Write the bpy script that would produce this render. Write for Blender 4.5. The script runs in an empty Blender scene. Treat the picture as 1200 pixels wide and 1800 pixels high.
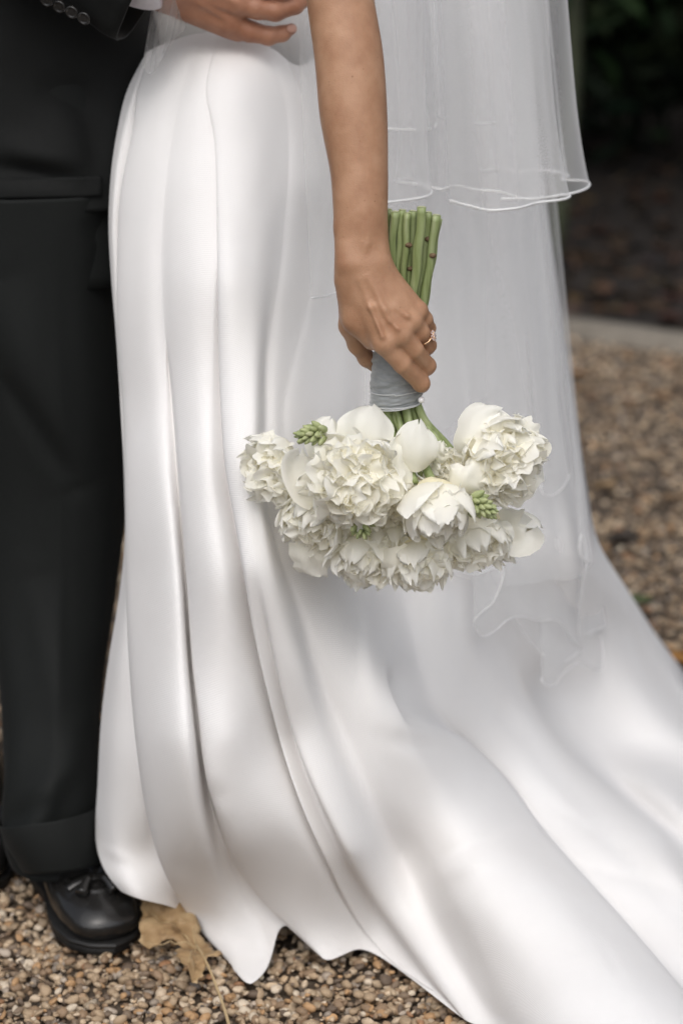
import bpy, bmesh, math, random
import numpy as np
from mathutils import Vector, Matrix, noise as mnoise

rng = np.random.default_rng(7)
random.seed(7)
scene = bpy.context.scene
COL = scene.collection
R_ = math.radians

# ---------------------------------------------------------------- camera
CAM_H, PITCH, LENS = 1.27, R_(16.0), 85.0
cam_d = bpy.data.cameras.new('camera')
cam = bpy.data.objects.new('camera', cam_d)
COL.objects.link(cam)
cam.location = (0, 0, CAM_H)
cam.rotation_euler = (R_(90) - PITCH, 0, 0)
cam_d.sensor_fit = 'VERTICAL'
cam_d.sensor_height = 36.0
cam_d.lens = LENS
cam_d.clip_start, cam_d.clip_end = 0.05, 200
cam_d.dof.use_dof = True
cam_d.dof.focus_distance = 2.50
cam_d.dof.aperture_fstop = 3.5
scene.camera = cam

# ---------------------------------------------------------------- world, sun, exposure
SUN_EL, SUN_AZ = R_(52), R_(186)          # azimuth measured from +Y towards +X
world = bpy.data.worlds.new('World')
scene.world = world
world.use_nodes = True
wn = world.node_tree
wn.nodes.clear()
sky = wn.nodes.new('ShaderNodeTexSky')
sky.sky_type = 'NISHITA'
sky.sun_disc = False
sky.sun_elevation = SUN_EL
sky.sun_rotation = SUN_AZ
sky.dust_density = 4.0
bw = wn.nodes.new('ShaderNodeRGBToBW')
mixw = wn.nodes.new('ShaderNodeMix'); mixw.data_type = 'RGBA'
mixw.inputs[0].default_value = 0.64       # an overcast sky: nearly grey
bg = wn.nodes.new('ShaderNodeBackground'); bg.inputs['Strength'].default_value = 0.15
wo = wn.nodes.new('ShaderNodeOutputWorld')
wn.links.new(sky.outputs[0], bw.inputs[0])
wn.links.new(sky.outputs[0], mixw.inputs[6])
wn.links.new(bw.outputs[0], mixw.inputs[7])
wn.links.new(mixw.outputs[2], bg.inputs['Color'])
wn.links.new(bg.outputs[0], wo.inputs[0])
sun_d = bpy.data.lights.new('sun', 'SUN')
sun_d.energy = 1.0
sun_d.angle = R_(105)
sun_d.color = (1.0, 0.985, 0.965)
sun = bpy.data.objects.new('sun', sun_d)
COL.objects.link(sun)
sdir = Vector((math.sin(SUN_AZ) * math.cos(SUN_EL), math.cos(SUN_AZ) * math.cos(SUN_EL), math.sin(SUN_EL)))
sun.rotation_euler = sdir.to_track_quat('Z', 'Y').to_euler()
sun.location = (3, -3, 6)
scene.view_settings.view_transform = 'Standard'
scene.view_settings.look = 'None'
scene.view_settings.exposure = 0.11
scene.view_settings.gamma = 1.0
scene.view_settings.use_curve_mapping = False
scene.cycles.use_denoising = True
scene.cycles.transparent_max_bounces = 40
scene.cycles.max_bounces = 24
scene.cycles.diffuse_bounces = 14
scene.cycles.transmission_bounces = 14

# ---------------------------------------------------------------- helpers: points
FPX = LENS / 36.0 * 1800.0
CP, SP = math.cos(PITCH), math.sin(PITCH)

def P(px, py, Y):
    """point at horizontal distance Y whose direction is that of photo position (px, py)"""
    qx, qy = px - 600.0, py - 900.0
    dy = FPX * CP - qy * SP
    k = Y / dy
    return np.array([qx * k, Y, CAM_H + (-FPX * SP - qy * CP) * k])

def PA(a):
    a = np.asarray(a, float)
    qx, qy = a[..., 0] - 600.0, a[..., 1] - 900.0
    k = a[..., 2] / (FPX * CP - qy * SP)
    return np.stack([qx * k, a[..., 2], CAM_H + (-FPX * SP - qy * CP) * k], -1)

def Yz(py, z):
    q = py - 900.0
    return (CAM_H - z) * (FPX * CP - q * SP) / (FPX * SP + q * CP)

def mpp(Y):
    return Y / FPX * 1.0

# ---------------------------------------------------------------- helpers: materials
def mat(name):
    m = bpy.data.materials.new(name)
    m.use_nodes = True
    nt = m.node_tree
    nt.nodes.clear()
    out = nt.nodes.new('ShaderNodeOutputMaterial')
    return m, nt, out

def N(nt, t, **kw):
    n = nt.nodes.new(t)
    for k, v in kw.items():
        if hasattr(n, k) and not k.startswith('i_'):
            setattr(n, k, v)
    return n

def principled(nt, color, rough=0.5, **kw):
    b = nt.nodes.new('ShaderNodeBsdfPrincipled')
    if color is not None:
        b.inputs['Base Color'].default_value = (*color, 1)
    b.inputs['Roughness'].default_value = rough
    for k, v in kw.items():
        b.inputs[k.replace('_', ' ')].default_value = v
    return b

def ramp(nt, stops):
    r = nt.nodes.new('ShaderNodeValToRGB')
    el = r.color_ramp.elements
    while len(el) > 1:
        el.remove(el[-1])
    el[0].position = stops[0][0]; el[0].color = (*stops[0][1], 1)
    for p, c in stops[1:]:
        e = el.new(p); e.color = (*c, 1)
    return r

def noise_node(nt, scale, detail=4, rough=0.55, coord='Object', vec=None):
    tc = nt.nodes.new('ShaderNodeTexCoord')
    n = nt.nodes.new('ShaderNodeTexNoise')
    n.inputs['Scale'].default_value = scale
    n.inputs['Detail'].default_value = detail
    n.inputs['Roughness'].default_value = rough
    if vec is not None:
        mp = nt.nodes.new('ShaderNodeMapping'); mp.inputs['Scale'].default_value = vec
        nt.links.new(tc.outputs[coord], mp.inputs[0]); nt.links.new(mp.outputs[0], n.inputs['Vector'])
    else:
        nt.links.new(tc.outputs[coord], n.inputs['Vector'])
    return n

def bump(nt, height_socket, bsdf, strength=0.2, dist=0.001):
    b = nt.nodes.new('ShaderNodeBump')
    b.inputs['Strength'].default_value = strength
    b.inputs['Distance'].default_value = dist
    nt.links.new(height_socket, b.inputs['Height'])
    nt.links.new(b.outputs[0], bsdf.inputs['Normal'])
    return b

def noisy_mat(name, stops, rough=0.6, scale=30, detail=5, bstr=0.2, bdist=0.001, vec=None, bscale=None, **kw):
    m, nt, out = mat(name)
    b = principled(nt, None, rough, **kw)
    n = noise_node(nt, scale, detail, vec=vec)
    r = ramp(nt, stops)
    nt.links.new(n.outputs['Fac'], r.inputs[0])
    nt.links.new(r.outputs[0], b.inputs['Base Color'])
    n2 = noise_node(nt, bscale, 4, vec=vec) if bscale else n
    if bstr:
        bump(nt, n2.outputs['Fac'], b, bstr, bdist)
    nt.links.new(b.outputs[0], out.inputs[0])
    return m

def cloth_mat():
    m, nt, out = mat('ivory_faille')
    b = principled(nt, None, 0.72, Sheen_Weight=0.03, Sheen_Roughness=0.5, Specular_IOR_Level=0.06)
    n = noise_node(nt, 9, 4)
    r = ramp(nt, [(0.3, (0.81, 0.795, 0.785)), (0.7, (0.845, 0.835, 0.828))])
    nt.links.new(n.outputs['Fac'], r.inputs[0]); nt.links.new(r.outputs[0], b.inputs['Base Color'])
    tc = nt.nodes.new('ShaderNodeTexCoord')
    w = nt.nodes.new('ShaderNodeTexWave'); w.wave_type = 'BANDS'; w.bands_direction = 'Y'
    w.inputs['Scale'].default_value = 130.0
    w.inputs['Distortion'].default_value = 0.6
    w.inputs['Detail'].default_value = 1.0
    nt.links.new(tc.outputs['UV'], w.inputs['Vector'])
    n3 = noise_node(nt, 1.0, 3, coord='UV', vec=(260, 900, 1))
    ad = nt.nodes.new('ShaderNodeMath'); ad.operation = 'ADD'
    nt.links.new(w.outputs['Fac'], ad.inputs[0]); nt.links.new(n3.outputs['Fac'], ad.inputs[1])
    b1 = bump(nt, ad.outputs[0], b, 0.26, 0.0006)
    n4 = noise_node(nt, 16, 3)
    b2 = nt.nodes.new('ShaderNodeBump'); b2.inputs['Strength'].default_value = 0.05; b2.inputs['Distance'].default_value = 0.01
    nt.links.new(n4.outputs['Fac'], b2.inputs['Height']); nt.links.new(b2.outputs[0], b1.inputs['Normal'])
    nt.links.new(b.outputs[0], out.inputs[0])
    return m

def tulle_mat(name, base, edge, col=(0.86, 0.86, 0.87)):
    m, nt, out = mat(name)
    tr = nt.nodes.new('ShaderNodeBsdfTransparent')
    df = nt.nodes.new('ShaderNodeBsdfDiffuse'); df.inputs[0].default_value = (*col, 1)
    tl = nt.nodes.new('ShaderNodeBsdfTranslucent'); tl.inputs[0].default_value = (*col, 1)
    mx = nt.nodes.new('ShaderNodeMixShader'); mx.inputs[0].default_value = 0.5
    nt.links.new(df.outputs[0], mx.inputs[1]); nt.links.new(tl.outputs[0], mx.inputs[2])
    lw = nt.nodes.new('ShaderNodeLayerWeight'); lw.inputs[0].default_value = 0.5
    pw = nt.nodes.new('ShaderNodeMath'); pw.operation = 'POWER'; pw.inputs[1].default_value = 2.2
    ml = nt.nodes.new('ShaderNodeMath'); ml.operation = 'MULTIPLY_ADD'
    ml.inputs[1].default_value = edge; ml.inputs[2].default_value = base
    nt.links.new(lw.outputs['Facing'], pw.inputs[0]); nt.links.new(pw.outputs[0], ml.inputs[0])
    n = noise_node(nt, 900, 2)
    m2 = nt.nodes.new('ShaderNodeMath'); m2.operation = 'MULTIPLY_ADD'; m2.inputs[1].default_value = 0.10; m2.use_clamp = True
    sb = nt.nodes.new('ShaderNodeMath'); sb.operation = 'SUBTRACT'; sb.inputs[1].default_value = 0.5
    nt.links.new(n.outputs['Fac'], sb.inputs[0]); nt.links.new(sb.outputs[0], m2.inputs[0]); nt.links.new(ml.outputs[0], m2.inputs[2])
    ms = nt.nodes.new('ShaderNodeMixShader')
    nt.links.new(m2.outputs[0], ms.inputs[0]); nt.links.new(tr.outputs[0], ms.inputs[1]); nt.links.new(mx.outputs[0], ms.inputs[2])
    nt.links.new(ms.outputs[0], out.inputs[0])
    return m

def skin_mat(name, c1, c2, c3):
    m, nt, out = mat(name)
    b = principled(nt, None, 0.46, Subsurface_Weight=0.12, Subsurface_Scale=0.004, Specular_IOR_Level=0.4)
    b.inputs['Subsurface Radius'].default_value = (1.0, 0.35, 0.2)
    n = noise_node(nt, 38, 5)
    r = ramp(nt, [(0.34, c1), (0.5, c2), (0.66, c3)])
    nt.links.new(n.outputs['Fac'], r.inputs[0])
    vo = nt.nodes.new('ShaderNodeTexNoise'); vo.inputs['Scale'].default_value = 330; vo.inputs['Detail'].default_value = 2
    tc = nt.nodes.new('ShaderNodeTexCoord'); nt.links.new(tc.outputs['Object'], vo.inputs['Vector'])
    fr = ramp(nt, [(0.235, (0.66, 0.58, 0.53)), (0.285, (1, 1, 1))])
    nt.links.new(vo.outputs['Fac'], fr.inputs[0])
    mm = nt.nodes.new('ShaderNodeMix'); mm.data_type = 'RGBA'; mm.blend_type = 'MULTIPLY'; mm.inputs[0].default_value = 1
    nt.links.new(r.outputs[0], mm.inputs[6]); nt.links.new(fr.outputs[0], mm.inputs[7])
    nt.links.new(mm.outputs[2], b.inputs['Base Color'])
    v2 = nt.nodes.new('ShaderNodeTexVoronoi'); v2.inputs['Scale'].default_value = 700
    nt.links.new(tc.outputs['Object'], v2.inputs['Vector'])
    n5 = noise_node(nt, 160, 4)
    ad = nt.nodes.new('ShaderNodeMath'); ad.operation = 'ADD'
    nt.links.new(v2.outputs['Distance'], ad.inputs[0]); nt.links.new(n5.outputs['Fac'], ad.inputs[1])
    bump(nt, ad.outputs[0], b, 0.24, 0.0008)
    nt.links.new(b.outputs[0], out.inputs[0])
    return m

def petal_mat():
    m, nt, out = mat('peony_petal')
    at = nt.nodes.new('ShaderNodeAttribute'); at.attribute_name = 'tone'
    r = ramp(nt, [(0.0, (0.965, 0.90, 0.62)), (0.4, (0.97, 0.945, 0.83)), (1.0, (0.97, 0.962, 0.915))])
    nt.links.new(at.outputs['Fac'], r.inputs[0])
    b = principled(nt, None, 0.55, Specular_IOR_Level=0.2)
    nt.links.new(r.outputs[0], b.inputs['Base Color'])
    tl = nt.nodes.new('ShaderNodeBsdfTranslucent'); nt.links.new(r.outputs[0], tl.inputs[0])
    n = noise_node(nt, 170, 4)
    bump(nt, n.outputs['Fac'], b, 0.30, 0.0012)
    mx = nt.nodes.new('ShaderNodeMixShader'); mx.inputs[0].default_value = 0.36
    nt.links.new(b.outputs[0], mx.inputs[1]); nt.links.new(tl.outputs[0], mx.inputs[2])
    nt.links.new(mx.outputs[0], out.inputs[0])
    return m

def attr_mat(name, rough=0.6, bscale=200, bstr=0.3, mottle=True, spec=0.4):
    m, nt, out = mat(name)
    at = nt.nodes.new('ShaderNodeAttribute'); at.attribute_name = 'tint'
    b = principled(nt, None, rough, Specular_IOR_Level=spec)
    n = noise_node(nt, bscale, 4)
    r = ramp(nt, [(0.3, (0.72, 0.70, 0.68)), (0.7, (1.08, 1.06, 1.04))])
    nt.links.new(n.outputs['Fac'], r.inputs[0])
    mm = nt.nodes.new('ShaderNodeMix'); mm.data_type = 'RGBA'; mm.blend_type = 'MULTIPLY'; mm.inputs[0].default_value = 1
    nt.links.new(at.outputs['Color'], mm.inputs[6]); nt.links.new(r.outputs[0], mm.inputs[7])
    nt.links.new(mm.outputs[2], b.inputs['Base Color'])
    bump(nt, n.outputs['Fac'], b, bstr, 0.001)
    nt.links.new(b.outputs[0], out.inputs[0])
    return m

def suit_mat(name, c):
    m, nt, out = mat(name)
    b = principled(nt, c, 0.7, Sheen_Weight=0.03, Sheen_Roughness=0.4, Specular_IOR_Level=0.16)
    n = noise_node(nt, 1, 2, vec=(900, 900, 2200))
    r = ramp(nt, [(0.3, tuple(x * 0.75 for x in c)), (0.7, tuple(x * 1.25 for x in c))])
    nt.links.new(n.outputs['Fac'], r.inputs[0]); nt.links.new(r.outputs[0], b.inputs['Base Color'])
    bump(nt, n.outputs['Fac'], b, 0.25, 0.0006)
    nt.links.new(b.outputs[0], out.inputs[0])
    return m

M = {}
M['dress'] = cloth_mat()
M['tulle'] = tulle_mat('veil_tulle', 0.22, 0.50, (0.92, 0.92, 0.92))
M['ribbon_edge'] = noisy_mat('satin_edging', [(0.3, (0.80, 0.80, 0.80)), (0.7, (0.88, 0.88, 0.88))], 0.4, 60)
M['skin'] = skin_mat('tanned_skin', (0.39, 0.205, 0.118), (0.44, 0.243, 0.143), (0.495, 0.285, 0.175))
M['skin_man'] = skin_mat('ruddy_skin', (0.33, 0.145, 0.085), (0.38, 0.18, 0.108), (0.43, 0.215, 0.135))
M['nail'] = noisy_mat('fingernail', [(0.3, (0.50, 0.28, 0.21)), (0.7, (0.55, 0.32, 0.25))], 0.3, 80, bstr=0.05)
M['petal'] = petal_mat()
M['stem'] = noisy_mat('green_stem', [(0.25, (0.15, 0.19, 0.06)), (0.5, (0.27, 0.33, 0.14)), (0.8, (0.40, 0.44, 0.25))], 0.42, 55, vec=(3, 3, 0.35), bstr=0.4, bscale=90)
M['stem_cut'] = noisy_mat('cut_stem', [(0.3, (0.38, 0.42, 0.22)), (0.7, (0.55, 0.55, 0.36))], 0.6, 300)
M['node'] = noisy_mat('stem_scar', [(0.3, (0.08, 0.05, 0.025)), (0.7, (0.20, 0.13, 0.07))], 0.7, 300)
M['bud'] = noisy_mat('green_bud', [(0.25, (0.25, 0.31, 0.12)), (0.6, (0.40, 0.44, 0.22)), (0.85, (0.55, 0.55, 0.36))], 0.45, 90)
M['wrap'] = noisy_mat('grey_velvet', [(0.25, (0.20, 0.215, 0.22)), (0.75, (0.34, 0.355, 0.36))], 0.55, 70, vec=(1, 1, 3), Sheen_Weight=0.5, bstr=0.3)
M['wrap_edge'] = noisy_mat('grey_ribbon_edge', [(0.3, (0.48, 0.49, 0.49)), (0.7, (0.58, 0.59, 0.59))], 0.45, 70, Sheen_Weight=0.3)
M['pearl'] = noisy_mat('pearl', [(0.3, (0.78, 0.75, 0.74)), (0.7, (0.88, 0.86, 0.85))], 0.15, 60, bstr=0.02, Coat_Weight=0.5)
M['gold'] = noisy_mat('rose_gold', [(0.3, (0.86, 0.56, 0.33)), (0.7, (0.92, 0.64, 0.42))], 0.18, 60, bstr=0.02, Metallic=1.0)
M['gem'] = noisy_mat('pink_gem', [(0.3, (0.86, 0.68, 0.62)), (0.7, (0.95, 0.82, 0.78))], 0.05, 400, bstr=0.0, Transmission_Weight=0.55)
M['jacket'] = suit_mat('black_wool', (0.0085, 0.0092, 0.0090))
M['trousers'] = suit_mat('charcoal_black_wool', (0.0105, 0.0118, 0.0114))
M['shirt'] = noisy_mat('white_cotton', [(0.3, (0.70, 0.67, 0.72)), (0.7, (0.78, 0.75, 0.79))], 0.7, 200)
M['button'] = noisy_mat('black_button', [(0.3, (0.012, 0.012, 0.012)), (0.7, (0.03, 0.029, 0.028))], 0.25, 90, bstr=0.05)
M['thread'] = noisy_mat('black_thread', [(0.3, (0.03, 0.03, 0.03)), (0.7, (0.05, 0.05, 0.05))], 0.7, 300)
M['leather'] = noisy_mat('black_leather', [(0.3, (0.010, 0.0095, 0.009)), (0.7, (0.017, 0.016, 0.015))], 0.27, 40, bstr=0.12, bscale=260, Coat_Weight=0.15)
M['sole'] = noisy_mat('black_rubber', [(0.3, (0.008, 0.008, 0.008)), (0.7, (0.016, 0.015, 0.014))], 0.55, 120)
M['pebble'] = attr_mat('pebble_stone', 0.55, 180, 0.35)
M['soil'] = noisy_mat('dark_soil', [(0.3, (0.006, 0.004, 0.0025)), (0.55, (0.014, 0.009, 0.006)), (0.8, (0.028, 0.018, 0.011))], 0.9, 14, 7, bstr=0.8, bdist=0.02)
M['ground'] = noisy_mat('gravel_bed', [(0.3, (0.045, 0.032, 0.021)), (0.5, (0.085, 0.062, 0.043)), (0.75, (0.14, 0.108, 0.078))], 0.85, 60, 7, bstr=0.8, bdist=0.01)
M['kerb'] = noisy_mat('pale_kerb_stone', [(0.3, (0.15, 0.13, 0.105)), (0.6, (0.215, 0.19, 0.155)), (0.8, (0.28, 0.25, 0.21))], 0.8, 18, 6, bstr=0.5, bdist=0.004)
M['dry_leaf'] = noisy_mat('dry_leaf', [(0.30, (0.15, 0.085, 0.035)), (0.42, (0.30, 0.19, 0.09)), (0.55, (0.38, 0.255, 0.13)), (0.72, (0.47, 0.34, 0.19))], 0.6, 34, 8, bstr=0.3, bdist=0.002)
M['leaf_vein'] = noisy_mat('leaf_vein', [(0.3, (0.42, 0.30, 0.16)), (0.7, (0.52, 0.39, 0.22))], 0.6, 90)
M['twig'] = noisy_mat('twig', [(0.3, (0.07, 0.04, 0.02)), (0.7, (0.13, 0.08, 0.045))], 0.8, 120)
M['litter'] = attr_mat('leaf_litter', 0.7, 60, 0.2)
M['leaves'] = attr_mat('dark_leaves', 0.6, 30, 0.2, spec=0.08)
M['bark'] = noisy_mat('bark', [(0.3, (0.022, 0.026, 0.012)), (0.7, (0.06, 0.065, 0.03))], 0.8, 25, 5, vec=(3, 3, 0.6), bstr=0.6, bdist=0.004)

# ---------------------------------------------------------------- helpers: objects
def mesh_from(name, V, F, smooth=True, attrs=None, uv=None):
    V = np.asarray(V, np.float32)
    me = bpy.data.meshes.new(name)
    if isinstance(F, np.ndarray):
        F = [F]
    elif len(F) and not isinstance(F[0], np.ndarray):
        tri = [f for f in F if len(f) == 3]; quad = [f for f in F if len(f) == 4]; other = [f for f in F if len(f) > 4]
        if other:
            me.from_pydata([tuple(map(float, v)) for v in V], [], [tuple(int(i) for i in f) for f in F])
            F = None
        else:
            F = [np.array(x, np.int32) for x in (tri, quad) if len(x)]
    if F is not None:
        F = [np.asarray(f, np.int32) for f in F if len(f)]
        me.vertices.add(len(V)); me.vertices.foreach_set('co', V.ravel())
        nl = sum(f.size for f in F); npoly = sum(len(f) for f in F)
        me.loops.add(nl); me.loops.foreach_set('vertex_index', np.concatenate([f.ravel() for f in F]))
        tot = np.concatenate([np.full(len(f), f.shape[1], np.int32) for f in F])
        st = np.concatenate([[0], np.cumsum(tot)[:-1]]).astype(np.int32)
        me.polygons.add(npoly); me.polygons.foreach_set('loop_start', st)
        try:
            me.polygons.foreach_set('loop_total', tot)
        except Exception:
            pass
        me.update(calc_edges=True)
    if smooth:
        me.polygons.foreach_set('use_smooth', np.ones(len(me.polygons), bool))
    if attrs:
        for an, (kind, data) in attrs.items():
            a = me.attributes.new(an, kind, 'POINT')
            a.data.foreach_set('color' if kind == 'FLOAT_COLOR' else 'value', np.asarray(data, np.float32).ravel())
    if uv is not None:
        ul = me.uv_layers.new(name='UVMap')
        vi = np.empty(len(me.loops), np.int32); me.loops.foreach_get('vertex_index', vi)
        ul.data.foreach_set('uv', np.asarray(uv, np.float32)[vi].ravel())
    me.validate()
    return me

def link(name, me, material=None, parent=None, base=None, kind=None):
    o = bpy.data.objects.new(name, me)
    COL.objects.link(o)
    if material is not None and not me.materials:
        me.materials.append(material)
    if parent is not None:
        o.parent = parent
    if kind:
        o['kind'] = kind
    return o

def base_of(parent):
    b = np.zeros(3)
    while parent is not None:
        b += np.array(parent.location); parent = parent.parent
    return b

def add(name, V, F, material, parent=None, smooth=True, attrs=None, uv=None, kind=None):
    """world-space vertices linked under a parent (parents are only translated)"""
    V = np.asarray(V, float) - base_of(parent)
    return link(name, mesh_from(name, V, F, smooth, attrs, uv), material, parent, kind=kind)

def thing(name, label, cat, loc=(0, 0, 0), group=None):
    o = bpy.data.objects.new(name, None)
    COL.objects.link(o)
    o.empty_display_size = 0.05
    o.location = loc
    o['label'] = label; o['category'] = cat
    if group:
        o['group'] = group
    return o

def tag(o, label, cat, group=None):
    o['label'] = label; o['category'] = cat
    if group:
        o['group'] = group
    return o

def grid_faces(nr, nc, wrap=False):
    r = np.arange(nr - 1)[:, None]; c = np.arange(nc if wrap else nc - 1)[None, :]
    a = r * nc + c; b = r * nc + (c + 1) % nc
    return np.stack([a, b, b + nc, a + nc], -1).reshape(-1, 4)

def hermite(xs, ys, t):
    """smooth cubic through (xs, ys) (ys may be n x k), limited tangents"""
    xs = np.asarray(xs, float); ys = np.asarray(ys, float)
    if ys.ndim == 1:
        ys = ys[:, None]; sq = True
    else:
        sq = False
    h = np.diff(xs)[:, None]; s = np.diff(ys, axis=0) / h
    m = np.zeros_like(ys); m[0] = s[0]; m[-1] = s[-1]
    if len(xs) > 2:
        m[1:-1] = (s[:-1] * h[1:] + s[1:] * h[:-1]) / (h[1:] + h[:-1])
    t = np.clip(t, xs[0], xs[-1])
    i = np.clip(np.searchsorted(xs, t, 'right') - 1, 0, len(xs) - 2)
    hh = h[i]; u = ((t - xs[i])[:, None]) / hh
    r = ((1 + 2 * u) * (1 - u) ** 2) * ys[i] + u * (1 - u) ** 2 * hh * m[i] + u * u * (3 - 2 * u) * ys[i + 1] + u * u * (u - 1) * hh * m[i + 1]
    return r[:, 0] if sq else r

def resample(pts, n):
    pts = np.asarray(pts, float)
    d = np.concatenate([[0], np.cumsum(np.linalg.norm(np.diff(pts, axis=0), axis=1) + 1e-9)])
    return hermite(d, pts, np.linspace(0, d[-1], n))

def frames(path):
    T = np.gradient(path, axis=0); T /= np.linalg.norm(T, axis=1)[:, None] + 1e-12
    ref = np.array([0, 0, 1.0]) if abs(T[0][2]) < 0.9 else np.array([1.0, 0, 0])
    A = np.empty_like(T); B = np.empty_like(T)
    a = np.cross(ref, T[0]); a /= np.linalg.norm(a)
    for i in range(len(T)):
        a = a - T[i] * a.dot(T[i]); a /= np.linalg.norm(a) + 1e-12
        A[i] = a; B[i] = np.cross(T[i], a)
    return T, A, B

def tube(path, rad, seg=8, caps=True, prof=None):
    path = np.asarray(path, float); n = len(path)
    rad = np.broadcast_to(np.asarray(rad, float), (n,)) if np.ndim(rad) < 2 else np.asarray(rad)
    T, A, B = frames(path)
    th = np.linspace(0, 2 * np.pi, seg, endpoint=False)
    k = np.ones(seg) if prof is None else prof
    V = path[:, None] + rad[:, None, None] * k[None, :, None] * (np.cos(th)[None, :, None] * A[:, None] + np.sin(th)[None, :, None] * B[:, None])
    V = V.reshape(-1, 3)
    F = [grid_faces(n, seg, True)]
    if caps:
        V = np.vstack([V, path[0], path[-1]])
        i = np.arange(seg); j = (i + 1) % seg
        F.append(np.concatenate([np.stack([np.full(seg, n * seg), j, i], -1), np.stack([np.full(seg, n * seg + 1), (n - 1) * seg + i, (n - 1) * seg + j], -1)]))
    return V, F

def join(parts):
    """parts: list of (V, [F...]) -> one"""
    Vs, Fs, o = [], {}, 0
    for V, F in parts:
        if isinstance(F, np.ndarray):
            F = [F]
        for f in F:
            Fs.setdefault(f.shape[1], []).append(f + o)
        Vs.append(V); o += len(V)
    return np.vstack(Vs), [np.concatenate(v) for v in Fs.values()]

def ico(sub):
    bm = bmesh.new(); bmesh.ops.create_icosphere(bm, subdivisions=sub, radius=1)
    V = np.array([v.co[:] for v in bm.verts]); F = np.array([[v.index for v in f.verts] for f in bm.faces])
    bm.free()
    return V, F

def vnoise(V, scale, seed=0.0):
    return np.array([mnoise.noise(Vector((v[0] * scale + seed, v[1] * scale - seed, v[2] * scale + 2 * seed))) for v in V])

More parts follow.
